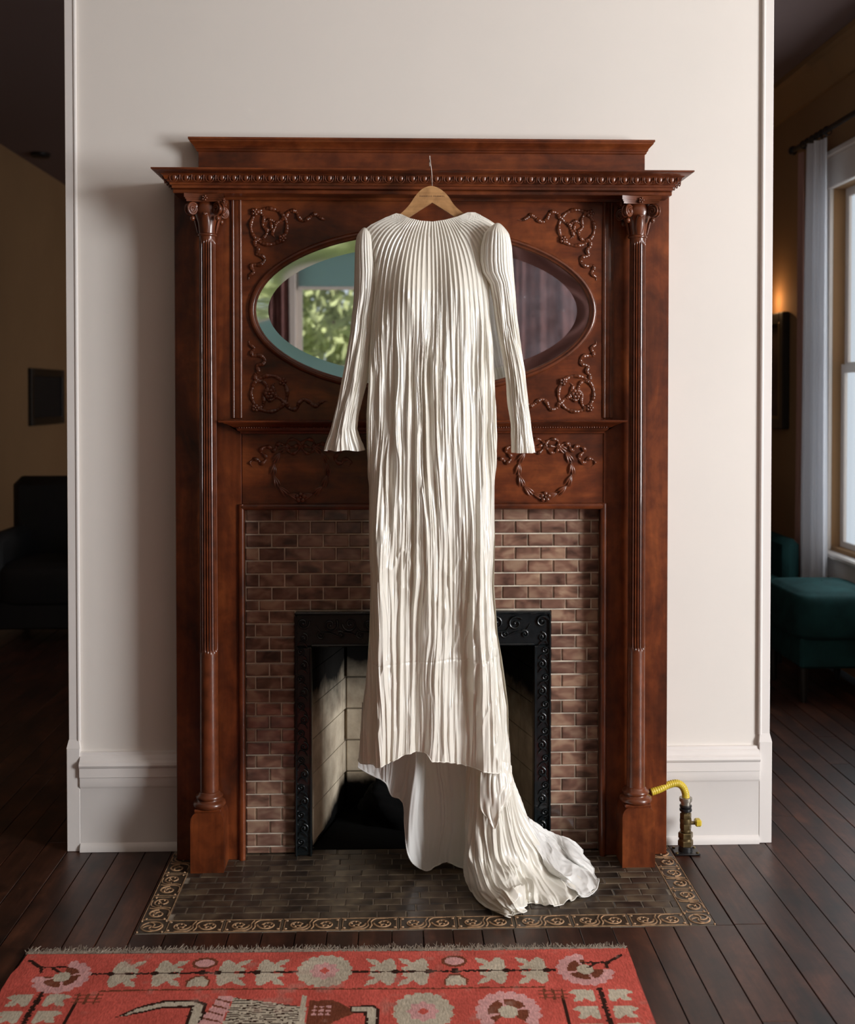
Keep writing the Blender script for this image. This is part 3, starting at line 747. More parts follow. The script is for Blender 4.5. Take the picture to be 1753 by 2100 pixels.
# stile mouldings between mirror panel and side boards
for sg in (-1, 1):
    mb = MB()
    for xx, r in ((.5755, .0055), (.565, .0042), (.5535, .0055)):
        mb.tube([(sg * xx, YB - .001, 1.352), (sg * xx, YB - .001, 2.02)], r, 10)
    mb.bevbox(*sorted((sg * .5475, sg * .580)), YB - .005, YB, 1.350, 2.02, .002).build('stile_moulding', M['carve'], ma, smooth=50)
MB().bevbox(-.60, .60, YB - .020, YB, 2.008, 2.040, .003).build('fascia', M['wood_h'], ma)
# upper board with crown
MB().bevbox(-.6885, .6885, -.045, 0, 2.06, 2.176, .002).build('top_board', M['wood_h'], ma)
MB().sweep(.6885, -.045, 0, [(.001, 2.1655), (.004, 2.168), (.005, 2.173), (.008, 2.175), (.009, 2.180), (.016, 2.188), (.022, 2.194), (.023, 2.199), (.026, 2.200), (.026, 2.206)]).build('top_crown', M['wood_h'], ma, smooth=30)
# cornice: depth from the wall, then moulded profile
YCF = -0.200; CHW = 0.735
ztop = U(869, 345, -.262)[1]; zbot = U(869, 388, -.205)[1]
hh = ztop - zbot
cpf = [(0.0, 0.0), (.004, .01), (.004, .16), (.009, .18), (.010, .30), (.015, .34), (.016, .42), (.020, .44), (.022, .46), (.026, .66), (.030, .70), (.032, .74), (.045, .82), (.052, .90), (.052, .91), (.055, .92), (.055, 1.0)]
co = MB().sweep(CHW, YCF, 0.0, [(o, zbot + hh * z) for o, z in cpf]).build('cornice', M['wood_h'], ma, smooth=25)
# soffit block behind the cornice that carries it down on to the boards
MB().bevbox(-.74, .74, -.186, -.0, zbot - .012, zbot, .002).build('architrave', M['wood_h'], ma)
# egg ornaments along the cornice
def egg_mesh():
    mb = MB(); e = .0090
    mb.ball((0, .001, .001), (.0082, .0034, .0115), 10, 6)
    mb.tube([(e * 1.32 * math.sin(t), -.0005, -.0005 + .0142 * -math.cos(t)) for t in np.linspace(-2.2, 2.2, 15)], .0015, 6)
    mb.tube([(.0172, -.001, .009), (.0172, -.003, .000), (.0172, -.0005, -.010)], [.0016, .0026, .0008], 5)
    return mb.mesh('egg_ornament', M['carve'], smooth=60)
em = egg_mesh(); ez = zbot + hh * .57; eo = .026; ne = 43
for k in range(ne):
    link('egg_ornament', em, co, ((k - (ne - 1) / 2) * (2 * (CHW + .012) / ne), YCF - eo + .0015, ez))
for sg in (-1, 1):
    for k in range(5):
        o = link('egg_ornament', em, co, (sg * (CHW + eo - .0015), YCF - .002 + k * .0345 + .004, ez)); o.rotation_euler = (0, 0, sg * PI / 2)

# columns
CXC, CYC = 0.645, -0.150
def flute(nf, depth, z0, z1):
    def f(r, z, a):
        k = min(1, max(0, (z1 - z) / .012)) * min(1, max(0, (z - z0) / .012))
        return r - depth * k * max(0.0, math.sin(a * nf / 2) ** 2 * 1.35 - .35)
    return f
for sg in (-1, 1):
    cx = sg * CXC
    col = MB(); zz = [.226, .30, .45, .60, .640, .645, .650, .655, .66, .70] + list(np.linspace(.8, 1.84, 18)) + [1.868, 1.872, 1.876, 1.880, 1.884, 1.888, 1.893]
    col.lathe(cx, CYC, [(.0285 - .0045 * (z / 2.0), z) for z in zz], 160, True, flute(20, .0058, .650, 1.881))
    cp_ = bpy.data.objects.new('column', None)
    shaft = col.build('column_shaft', M['carve'], ma, smooth=50)
    MB().lathe(cx, CYC, [(.0262, 1.892), (.0285, 1.894), (.0290, 1.898), (.0262, 1.901)], 40).build('neck_ring', M['carve'], shaft, smooth=60)
    # base rings and plinth
    MB().lathe(cx, CYC, [(.040, .184), (.046, .187), (.049, .193), (.048, .199), (.043, .204), (.037, .206), (.036, .209), (.039, .212), (.041, .216), (.039, .221), (.033, .224), (.031, .229), (.0283, .232)], 48).build('column_base', M['carve'], shaft, smooth=60)
    pl = MB(); h = .0495
    # plinth block whose front top corners are rounded off
    prof = [(-h, 0.0), (h, 0.0), (h, .150)] + [(h - .020 + .020 * math.cos(t), .150 + .030 * math.sin(t)) for t in np.linspace(.2, PI / 2, 7)]
    prof += [(-h + .020 - .020 * math.cos(t), .150 + .030 * math.sin(t)) for t in np.linspace(PI / 2, .2, 7)] + [(-h, .150)]
    pl.extrude_y(CYC - h, YB, [(cx + px, pz + .0005) for px, pz in prof]); pl.bevbox(cx - .040, cx + .040, CYC - .040, YB, .178, .187, .002)
    pl.build('plinth', M['wood_v'], shaft, smooth=25)
    # capital
    cap = MB().lathe(cx, CYC, [(.0255, 1.900), (.027, 1.915), (.030, 1.935), (.037, 1.955), (.042, 1.968), (.036, 1.985), (.034, 1.992)], 40).build('capital', M['carve'], shaft, smooth=60)
    ab = MB(); n = 12; h2 = .058
    out = []
    for q in range(4):
        for i in range(n):
            u = -1 + 2 * i / n; d = h2 - .011 * (1 - u * u); a = q * PI / 2
            px, py = u * h2, -d; out.append((px * math.cos(a) - py * math.sin(a), px * math.sin(a) + py * math.cos(a)))
    for za, zb, s in ((1.990, 1.996, .90), (1.996, 2.001, .95), (2.001, 2.013, 1.0)):
        ab.extrude_z(za, zb, [(cx + x * s, CYC + y * s) for x, y in out])
    ab.build('abacus', M['carve'], cap, smooth=30)
    for q in range(4):                        # corner volutes
        a = PI / 4 + q * PI / 2; d = Vector((math.cos(a), math.sin(a), 0)); t = Vector((-d.y, d.x, 0))
        c = Vector((cx, CYC, 1.968)) + d * .056
        v = MB(); pts = []
        for i in range(34):
            f = i / 33; r = .0195 * (1 - .85 * f); an = PI * .75 - f * 2.3 * 2 * PI
            pts.append(c + d * (r * math.cos(an)) + Vector((0, 0, 1)) * (r * math.sin(an)))
        for w in (-.006, .006): v.tube([p + t * (w * (1 + .8 * i / 33)) for i, p in enumerate(pts)], [.0036 - .0018 * i / 33 for i in range(34)], 7)
        ring = [c + d * (.0150 * math.cos(b)) + Vector((0, 0, .0150 * math.sin(b))) for b in np.linspace(0, 2 * PI, 20, endpoint=False)]
        o0 = len(v.v)
        for w in (-.0085, .0085): v.v += [tuple(p + t * w) for p in ring]
        v.f += [(o0 + i, o0 + (i + 1) % 20, o0 + 20 + (i + 1) % 20, o0 + 20 + i) for i in range(20)] + [tuple(o0 + i for i in range(20)), tuple(o0 + 20 + i for i in range(20))[::-1]]
        # stem of the volute rising out of the bell
        v.tube(catmull([Vector((cx, CYC, 1.945)) + d * .028, Vector((cx, CYC, 1.968)) + d * .034, Vector((cx, CYC, 1.985)) + d * .044, c + Vector((0, 0, .019))], 10), [.005, .0055, .006, .006, .006, .006, .0055, .005, .005, .0045], 8)
        v.ball(c - d * .004 - Vector((0, 0, .026)), (.0075, .0075, .0085), 10, 6)
        v.build('volute', M['carve'], cap, smooth=60)
        b = a + PI / 4; d2 = Vector((math.cos(b), math.sin(b), 0))
        lf = MB(); pth = catmull([Vector((cx, CYC, 1.902)) + d2 * .0265, Vector((cx, CYC, 1.925)) + d2 * .031, Vector((cx, CYC, 1.948)) + d2 * .038, Vector((cx, CYC, 1.957)) + d2 * .046, Vector((cx, CYC, 1.951)) + d2 * .050], 12)
        lf.tube(pth, [.008, .010, .012, .0125, .012, .011, .010, .009, .0075, .006, .004, .002], 8, (d2, .35))
        lf.build('acanthus_leaf', M['carve'], cap, smooth=60)
        fl2 = MB(); c2 = Vector((cx, CYC, 2.000)) + d2 * .050
        for k in range(5): fl2.ball(c2 + Vector((-d2.y, d2.x, 0)) * (.006 * math.cos(k * 1.257)) + Vector((0, 0, .006 * math.sin(k * 1.257))), .0042, 7, 4)
        fl2.ball(c2 + d2 * .003, .003, 6, 4); fl2.build('rosette', M['carve'], cap, smooth=60)

# shelf under the mirror
sz = 1.3455
shp = [(0.0, -.043), (.008, -.041), (.010, -.036), (.018, -.031), (.020, -.028), (.022, -.024), (.030, -.022), (.034, -.019), (.050, -.012), (.058, -.009), (.060, -.007), (.072, -.006), (.074, -.003), (.074, -.001), (.070, 0.0)]
MB().sweep(.545, YB - .006, YB, [(o * .9 + .0, sz + z) for o, z in shp]).build('shelf', M['wood_h'], ma, smooth=25)
mb = MB()
for k in range(150):
    mb.ball((-.555 + k * .00745, YB - .006 - .0275, sz - .0225), (.0026, .0026, .0026), 6, 4)
bd = mb.build('bead_row', M['carve'], ma, smooth=60); bd['kind'] = 'stuff'
# lower frieze panel and the moulded frame round the tiles
MB().bevbox(-.551, .551, YB, -.0, 1.078, 1.305, .002).build('frieze_panel', M['wood_h'], ma)
MB().tube([(-.553, YB - .001, 1.081), (.553, YB - .001, 1.081)], .010, 14, ((0, 1, 0), .8)).build('tile_frame_moulding', M['wood_h'], ma, smooth=60)
for sg in (-1, 1): MB().tube([(sg * .5535, YB - .001, 0.0), (sg * .5535, YB - .001, 1.089)], .010, 14, ((0, 1, 0), .8)).build('tile_frame_moulding', M['wood_v'], ma, smooth=60)
for sg in (-1, 1): MB().bevbox(*sorted((sg * .5475, sg * .552)), YB, -.0, 0.0, 1.078, .001).build('tile_frame_return', M['wood_v'], ma)

# carved ribbon wreaths in the four corners of the mirror panel (drawn for one corner, mirrored)
def c6(pts): return [U(1060 + a / 5.478, 380 + b / 5.478, YB) for a, b in pts]
tails = [c6([(478, 372), (455, 320), (400, 300), (360, 322), (335, 378), (285, 412), (235, 390), (190, 352), (150, 338), (105, 372), (60, 392), (15, 392)]),
         c6([(820, 640), (820, 690), (785, 730), (800, 790), (735, 812), (718, 862), (765, 905), (845, 905), (860, 940), (835, 990), (885, 1035), (888, 1080)]),
         c6([(485, 365), (540, 415), (585, 445), (605, 500), (630, 560), (600, 600)]),
         c6([(800, 300), (742, 345), (725, 400), (735, 470), (690, 515), (640, 505), (650, 440), (690, 420)]),
         c6([(590, 470), (620, 420), (665, 405), (705, 430)]),
         c6([(690, 505), (695, 560), (725, 605), (770, 622), (830, 600)])]
rcen = U(1060 + 668 / 5.478, 380 + 478 / 5.478, YB); rros = c6([(820, 320), (518, 612)])
for mx in (1, -1):
    for mz in (1, -1):
        fx = lambda p: (p[0] * mx, MZ + (p[1] - MZ) * mz)
        rb = MB()
        def rib(path, r0, tw, tip=True):
            p = catmull([(a, 0, b) for a, b in map(fx, path)], max(24, len(path) * 9)); n = len(p)
            s = np.arange(n) / n
            rad = r0 * (1 + .20 * np.sin(s * tw * 2 * PI)) * (np.clip((1 - s) * 5, .12, 1) if tip else 1)
            yy = YB - .0022 - .0016 * np.sin(s * tw * 2 * PI + 1.2) - .0012 * np.abs(np.sin(s * tw * 4 * PI))
            rb.tube([(q[0], yy[i], q[2]) for i, q in enumerate(p)], list(rad), 8, ((0, 1, 0), .55))
        for i, t_ in enumerate(tails): rib(t_, .0060 if i < 2 else .0052, len(t_) * .5)
        rr = .0545
        rib([(rcen[0] + rr * math.cos(a), rcen[1] + rr * math.sin(a)) for a in np.linspace(0, 2 * PI, 25)], .0055, 8, False)
        wr = rb.build('ribbon_carving', M['carve'], ma, smooth=60)
        for q in rros:
            q = fx(q); ro = MB()
            for k in range(5): ro.ball((q[0] + .0075 * math.cos(k * 1.257), YB - .006, q[1] + .0075 * math.sin(k * 1.257)), (.0058, .004, .0058), 8, 5)
            ro.ball((q[0], YB - .009, q[1]), .0042, 8, 5); ro.build('rosette', M['carve'], wr, smooth=60)
        if mz < 0:                            # four-petal boss in the middle of the lower wreaths
            q = fx(rcen); ro = MB()
            for k in range(6): ro.ball((q[0] + .010 * math.cos(k * 1.047), YB - .005, q[1] + .010 * math.sin(k * 1.047)), (.0072, .004, .0072), 8, 5)
            ro.ball((q[0], YB - .008, q[1]), .005, 8, 5); ro.build('rosette', M['carve'], wr, smooth=60)
# laurel wreaths with bows on the lower frieze
def c7(pts): return [U(1000 + a / 7.304, 870 + b / 7.304, YB) for a, b in pts]
wcen = U(1117.5, 963, YB); wrx = .082
tR = c7([(1060, 350), (1110, 310), (1165, 285), (1215, 310), (1235, 365), (1275, 395), (1300, 345), (1355, 330), (1420, 350), (1450, 400), (1400, 445), (1365, 495), (1395, 555), (1450, 575), (1490, 520), (1550, 520), (1605, 560), (1590, 600), (1565, 635)])
loop = c7([(860, 300), (905, 250), (965, 220), (1030, 235), (1060, 290), (1030, 335), (960, 330), (900, 310), (860, 300)])
loop2 = c7([(865, 310), (890, 370), (950, 425), (1010, 420), (1050, 370), (1040, 330)])
stem_a = np.linspace(math.radians(58), math.radians(-72), 6)
for mx in (1, -1):
    wr = MB()
    for m2 in (1, -1):
        fx = lambda p: ((wcen[0] + (p[0] - wcen[0]) * m2) * mx, p[1])
        for path, r0, tw, tip in ((tR, .0052, 9, True), (loop, .0045, 4, False), (loop2, .0045, 3, False)):
            p = catmull([(a, 0, b) for a, b in map(fx, path)], len(path) * 8); n = len(p); s = np.arange(n) / n
            rad = r0 * (1 + .3 * np.sin(s * tw * 2 * PI)) * (np.clip((1 - s) * 5, .15, 1) if tip else 1)
            wr.tube([(q[0], YB - .003 - .002 * math.sin(s[i] * tw * 6.28 + 1), q[2]) for i, q in enumerate(p)], list(rad), 8, ((0, 1, 0), .6))
        wr.tube([((wcen[0] + m2 * wrx * math.cos(a)) * mx, YB - .001, wcen[1] + wrx * math.sin(a)) for a in np.linspace(math.radians(62), math.radians(-84), 20)], .0026, 6)
    kn = U(1000 + 862 / 7.304, 870 + 300 / 7.304, YB); wr.ball((kn[0] * mx, YB - .006, kn[1]), (.006, .005, .006), 8, 5)
    wo = wr.build('laurel_wreath', M['carve'], ma, smooth=60)
    for m2 in (1, -1):
        for a in stem_a:
            base = Vector((wcen[0] + m2 * wrx * math.cos(a + .13), 0, wcen[1] + wrx * math.sin(a + .13)))
            tan = Vector((m2 * math.sin(a), 0, -math.cos(a))); nor = Vector((m2 * math.cos(a), 0, math.sin(a)))
            lf = MB()
            for sp, ln in ((0, .037), (.26, .034), (-.26, .034)):
                pts = [base + tan * (ln * f) + nor * (sp * ln * .9 * math.sin(f * 1.5) + sp * .001) for f in np.linspace(0, 1, 7)]
                lf.tube([(p.x * mx, YB - .0035 - .002 * math.sin(PI * i / 6), p.z) for i, p in enumerate(pts)], [.0018, .0028, .0034, .0034, .0029, .0019, .0007], 7, ((0, 1, 0), .7))
            lf.build('leaf', M['carve'], wo, smooth=60)
    ro = MB()
    for k in range(5): ro.ball((wcen[0] * mx + .011 * math.cos(k * 1.257 + .3), YB - .006, wcen[1] - wrx - .001 + .010 * math.sin(k * 1.257 + .3)), (.0078, .005, .0078), 8, 5)
    ro.ball((wcen[0] * mx, YB - .010, wcen[1] - wrx - .001), .0045, 8, 5); ro.build('rosette', M['carve'], wo, smooth=60)

# ================================================================ HANGER
HY = -0.285
hg = thing('clothes_hanger', 'pale wooden clothes hanger with printed lettering, hooked over the cornice', 'clothes hanger', (0.02, HY, 1.94))
def hp_(px, py): return U(px, py, HY)
top = [hp_(*p) for p in [(742, 478), (785, 458), (818, 441), (838, 422), (852, 402), (866, 388), (884, 382), (902, 388), (918, 402), (932, 422), (952, 439), (985, 456), (1026, 476)]]
bot = [hp_(*p) for p in [(1030, 486), (985, 472), (940, 450), (912, 432), (886, 416), (860, 432), (832, 450), (785, 474), (738, 488)]]
oc = [tuple(p) for p in catmull(top, 60)] + [tuple(p) for p in np.vstack([catmull(bot[:5], 20), catmull(bot[4:], 20)[1:]])]
mb = MB(); n = len(oc)
for d, s in ((-.0062, .0), (-.0042, .0), (.0042, .0), (.0062, .0)): pass
mb.extrude_y(HY - .006, HY + .006, oc); mb.build('hanger_body', M['beech'], hg)
hk = [(886, 384), (885.5, 365), (884.5, 350), (883, 338), (882, 328)]
pts = [(U(a, b, HY)[0], HY, U(a, b, HY)[1]) for a, b in hk]
xh, zh = pts[-1][0], pts[-1][2]
pts += [(xh - .0003, HY + .010 + .018 * (1 - math.cos(t)), zh + .016 * math.sin(t)) for t in np.linspace(.25, PI * .95, 8)]
pts += [(xh, HY + .044, zh - .010)]
MB().tube(catmull(pts, 40), .0017, 8).build('hook', M['chrome'], hg, smooth=60)
tx = bpy.data.curves.new('lettering', 'FONT'); tx.body = 'DANIELLE FRANKEL'; tx.size = .0068; tx.align_x = 'CENTER'; tx.space_character = 1.25; tx.extrude = 0.0001
to = bpy.data.objects.new('lettering_tmp', tx); COL.objects.link(to)
dg = bpy.context.evaluated_depsgraph_get(); lm = bpy.data.meshes.new_from_object(to.evaluated_get(dg)); bpy.data.objects.remove(to)
lm.materials.clear(); lm.materials.append(M['ink'])
tp = U(886, 404, HY - .0063); lo = link('lettering', lm, hg); lo.rotation_euler = (PI / 2, 0, 0); lo.location = (tp[0], HY - .0063, tp[1]); lo['label'] = 'small printed brand lettering'

# ================================================================ DRESS
YC = -0.285
dr = thing('wedding_dress', 'long ivory pleated satin gown with long sleeves and trailing hem, on the wooden hanger', 'dress', (0.02, YC, 0.0))
sil = [(440, 745, 1026), (470, 748, 1023), (500, 757, 1014), (540, 764, 1007), (600, 765, 1004), (650, 762, 1004), (700, 760, 1008), (760, 757, 1010), (850, 751, 1016), (920, 752, 1017), (1000, 757, 1013), (1100, 757, 1015), (1200, 760, 1013),
       (1300, 757, 1020), (1350, 754, 1029), (1400, 750, 1036), (1450, 745, 1042), (1500, 740, 1043), (1560, 734, 1047), (1600, 730, 1053), (1640, 728, 1056)]
SZ = np.array([U(884, p, YC)[1] for p, a, b in sil]); SLx = np.array([U(a, p, YC)[0] for p, a, b in sil]); SRx = np.array([U(b, p, YC)[0] for p, a, b in sil])
def edgeL(z): return np.interp(-z, -SZ, SLx)
def edgeR(z): return np.interp(-z, -SZ, SRx)
necks = [(742, 474), (760, 462), (790, 448), (812, 439), (822, 441), (840, 450), (860, 455), (884, 457), (910, 453), (935, 446), (955, 437), (970, 437), (995, 450), (1015, 462), (1030, 474)]
NX = np.array([U(a, b, YC)[0] for a, b in necks]); NZ = np.array([U(a, b, YC)[1] for a, b in necks])
hems = [(733, 1574), (752, 1571), (775, 1566), (800, 1556), (825, 1544), (850, 1541), (868, 1543), (878, 1558), (905, 1560), (940, 1570), (985, 1577), (1030, 1590), (1053, 1588)]
HEx = np.array([U(a, b, YC - .08)[0] for a, b in hems]); HEz = np.array([U(a, b, YC - .08)[1] for a, b in hems])
Z0 = U(884, 457, YC)[1]
XC0 = U(884, 800, YC)[0]
def pleats(X, d):
    # relief of the crinkled pleats at sideways offset X, distance d below the neckline
    W = .100 + .108 * (1 - np.exp(-(np.maximum(d, -.02) + .45 * np.maximum(np.abs(X) - .085, 0) * (1 - sstep(.05, .2, d))) / .085)) + .016 * d
    q = X / W
    wander = .20 * vnoise(q * 5, d * 5, 11) + .30 * vnoise(q * 2.2 + 7, d * 1.6, 12) * sstep(.1, .7, d)
    p = q * 15 + wander
    rg = 1 - np.abs(np.sin(PI * p)) ** .9
    amp = .0046 * (1 + .35 * vnoise(np.floor(p) * 1.7, d * 7, 13))
    h1 = rg * amp
    p2 = q * 8.5 + .42 * vnoise(q * 3.1 + 3, d * 2.0, 21) + .16 * vnoise(q * 9, d * 7, 22)
    st = 1 - np.abs(vnoise(p2 * 1.35, d * 1.7, 23)) * 1.7
    st2 = 1 - np.abs(vnoise(p2 * 2.7 + 9, d * 3.6 + .15 * p2, 24)) * 1.7
    st3 = 1 - np.abs(vnoise(p2 * 5.4 + 4, d * 7.0 - .25 * p2, 25)) * 1.7
    calm = .35 + .65 * sstep(-.25, .45, vnoise(q * 2.4 + 3, d * 2.6 + 5, 26)); low = sstep(.85, 1.2, d)
    h2 = .0092 * st + .0056 * st2 * (1 - .35 * low) + .0032 * st3 * calm * (1 - .3 * low) + .0032 * (1 - np.abs(np.sin(PI * (p2 * 1.1))) ** .9) * calm * (1 - .7 * low)
    k = sstep(.12, .40, d)
    h = h1 * (1 - .60 * k) + h2 * k * .85
    big = vnoise(q * 3.6 + .5 * vnoise(q * 2, d * 1.2, 31), d * .9, 32)
    h = h + (.022 * big + .009 * np.sin(q * 11 + 1.2 * vnoise(d * 2, 1.0, 33))) * sstep(.55, 1.25, d)
    h = h + .036 * np.exp(-((q * W / .19 + .76) / .115) ** 2) * sstep(.55, 1.0, d)
    # diagonal crinkles low on the skirt
    cr = 1 - np.abs(vnoise(q * 9 + d * 14, d * 9 - q * 3, 41)) * 1.8
    h = h + .0046 * cr * sstep(.62, .9, d) * (.5 + .5 * vnoise(q * 3, d * 4, 42))
    return h
DZ = np.array([-.03, .02, .10, .20, .30, .42, .60, .90, 1.2, 1.45, 1.6]); DF = np.array([.018, .030, .046, .066, .062, .056, .064, .070, .078, .090, .095])
def body_sheet(front, nu, nv, gap=0.0):
    th = np.linspace(PI, 0, nu)
    u = np.cos(th) * (1 if True else 1)
    x_top = XC0 + u * .193
    ztop_ = np.interp(x_top, NX, NZ)
    v = np.linspace(0, 1, nv)[:, None] ** 1.06
    xh = XC0 + u * .215
    zb = np.interp(xh, HEx, HEz)
    if not front: zb = np.full_like(zb, U(884, 1500, -.2)[1])
    z = ztop_[None, :] + (zb - ztop_)[None, :] * v
    l, r = edgeL(z), edgeR(z); xc, w = (l + r) / 2, (r - l) / 2
    X = xc + u[None, :] * w
    d = Z0 - z
    dep = np.interp(d, DZ, DF)
    s = np.sin(th)[None, :]
    if front:
        bust = .024 * np.exp(-((np.abs(u[None, :]) - .42) / .28) ** 2) * np.exp(-((d - .20) / .10) ** 2)
        Y = YC - dep * s ** .75 - bust
        h = pleats(X - XC0, d)
        edge = np.clip(s * 5, .45, 1)
        seam = -.0022 * np.exp(-((z - (U(884, 1345, YC)[1] - .012 * np.clip(-u[None, :], -.2, 1))) / .0022) ** 2)
        neckin = np.clip(v * 40, 0, 1) * .7 + .3
        Y = Y - (h * edge * neckin) - seam * -1 * -1
        X = X + (.35 * (h - .006)) * np.sign(u)[None, :] * (1 - s) * 1.2
    else:
        Y = YC + np.minimum(dep * .75, .045) * s ** .75 + .5 * pleats(X - XC0 + .7, d) * np.clip(s * 3, .1, 1)
        Y = np.minimum(Y, -.215)
    return np.stack([X, Y, z], -1)
def hem_cord(P, parent, r=.0017, m=None):
    MB().tube([tuple(p) for p in P], r, 6).build('rolled_hem', m or M['satin'], parent, smooth=60)
BF = body_sheet(True, 760, 620)
gf = link('gown_front', grid_mesh('gown_front', BF, M['satin']), dr); hem_cord(BF[-1, ::4], gf)
link('gown_back', grid_mesh('gown_back', body_sheet(False, 160, 200), M['satin']), dr)
def sleeve(name, L, R, yc, dep, seed, cap_y=0.0, ruf=0.0, nu=300, nv=420):
    zL = np.array([U(a, b, YC)[1] for a, b in L]); xL = np.array([U(a, b, YC)[0] for a, b in L])
    zR = np.array([U(a, b, YC)[1] for a, b in R]); xR = np.array([U(a, b, YC)[0] for a, b in R])
    z1, z0 = min(zL[-1], zR[-1]), max(zL[0], zR[0])
    v = np.linspace(0, 1, nv)[:, None]; z = z0 + (z1 - z0) * v
    l = np.interp(-z, -zL, xL); r = np.interp(-z, -zR, xR); xc, w = (l + r) / 2, (r - l) / 2
    th = np.linspace(0, 2 * PI, nu, endpoint=False)[None, :]
    d = (z0 - z)
    q = th / (2 * PI) * 26
    p = q + .5 * vnoise(np.cos(th) * 2.5 + 4, d * 5 + np.sin(th), seed)
    k = sstep(.10, .32, d)
    big = vnoise(np.cos(th) * 2.2 + 5, np.sin(th) * 2.2 + d * 4.0, seed + 1)
    mid = 1 - np.abs(vnoise(np.cos(th) * 5.2 + 5, np.sin(th) * 5.2 + d * 7.0, seed + 2)) * 1.7
    fin = 1 - np.abs(vnoise(np.cos(th) * 11 + 5 + d * 5, np.sin(th) * 11 + d * 13.0, seed + 3)) * 1.7
    h = .0026 * (np.abs(np.sin(PI * p)) ** .8) * (1 - .55 * k) + k * (.0055 * big + .0042 * mid + .0016 * fin)
    h = h * np.clip(v * 14, .1, 1)
    fl_ = ruf * sstep(.90, 1.0, v) * (1 + .6 * np.sin(th * 7 + 1.0))
    cap = np.sqrt(np.clip(1 - (1 - np.clip(v / .055, 0, 1)) ** 2, 0.002, 1))
    W = (w * cap + h * .8 + fl_); Dp = (dep * (1 + .35 * (1 - k)) * cap + h + fl_ * .7)
    X = xc + W * np.cos(th); Y = yc + cap_y * (1 - sstep(0.0, .35, d)) - Dp * np.sin(th)
    Zz = z + np.zeros_like(th) + ruf * .5 * sstep(.93, 1, v) * np.sin(th * 5 + .7)
    return link(name, grid_mesh(name, np.stack([X, Y, Zz], -1), M['satin'], True), dr)
sleeve('sleeve', [(737, 466), (732, 482), (729, 510), (728, 560), (727, 610), (721, 680), (712, 730), (703, 780), (694, 830), (682, 880), (675, 905), (671, 924)],
       [(758, 466), (764, 482), (768, 520), (772, 560), (770, 600), (760, 650), (755, 720), (748, 780), (738, 820), (731, 850), (728, 880), (733, 900), (741, 922)], YC + .006, .026, 51, 0.0, .0035)
sleeve('sleeve', [(1003, 462), (991, 482), (985, 510), (984, 540), (988, 562), (1004, 585), (1012, 620), (1024, 690), (1034, 740), (1041, 790), (1044, 830), (1050, 870), (1052, 928)],
       [(1031, 462), (1040, 486), (1045, 510), (1048, 545), (1053, 600), (1058, 660), (1066, 720), (1074, 770), (1080, 830), (1086, 880), (1093, 926)], YC - .012, .027, 61, -.034, .0008)

# the trailing back of the skirt: hanging inner panel and the part that spills over the hearth
def pt(px, py, y=None, z=None):
    if y is not None: a, b = U(px, py, y); return (a, y, b)
    a, b = F(px, py, z); return (a, b, z)
def sheet(name, cols, nu, nv, fn, mat=M['satin']):
    rows = max(len(c) for c in cols)
    C = np.stack([catmull(c, nv) for c in cols], 1)              # nv x ncols x 3
    P = np.stack([catmull(C[i], nu) for i in range(nv)], 0)
    du = np.gradient(P, axis=1); dv = np.gradient(P, axis=0); nrm = np.cross(du, dv); nrm /= np.linalg.norm(nrm, axis=2, keepdims=True) + 1e-9
    s = np.linspace(0, 1, nu)[None, :]; t = np.linspace(0, 1, nv)[:, None]
    P = P + nrm * fn(s, t, P)[..., None]
    P[..., 2] = np.maximum(P[..., 2], .0035)
    o = link(name, grid_mesh(name, P, mat), dr); hem_cord(P[-1, ::3], o, m=mat); return o
A = [[pt(742, 1440, -.225), pt(738, 1520, -.225), pt(735, 1574, -.23)],
     [pt(770, 1440, -.215), pt(766, 1530, -.21), pt(762, 1590, -.215)],
     [pt(795, 1440, -.215), pt(792, 1540, -.21), pt(790, 1605, -.215)],
     [pt(815, 1440, -.22), pt(812, 1540, -.21), pt(803, 1632, -.215)],
     [pt(838, 1440, -.235), pt(836, 1560, -.235), pt(826, 1650, -.235)],
     [pt(850, 1440, -.25), pt(852, 1600, -.26), pt(836, 1752, -.262)],
     [pt(868, 1440, -.225), pt(868, 1600, -.225), pt(868, 1784, -.225)],
     [pt(890, 1440, -.205), pt(890, 1600, -.205), pt(893, 1778, -.205)],
     [pt(915, 1440, -.205), pt(912, 1600, -.20), pt(916, 1768, -.205)],
     [pt(940, 1440, -.21), pt(940, 1600, -.205), pt(940, 1778, -.205)],
     [pt(965, 1440, -.215), pt(968, 1600, -.215), pt(972, 1786, -.215)],
     [pt(1000, 1440, -.22), pt(1005, 1600, -.22), pt(1010, 1780, -.22)]]
sheet('inner_train', A, 260, 240, lambda s, t, P: (.0035 * (1 - np.abs(vnoise(s * 46 + 1.5 * vnoise(s * 6, t * 3, 4), t * 1.6, 71)) * 1.7) + .006 * vnoise(s * 9, t * 1.5, 72)) * (.4 + .6 * t), M['lining'])
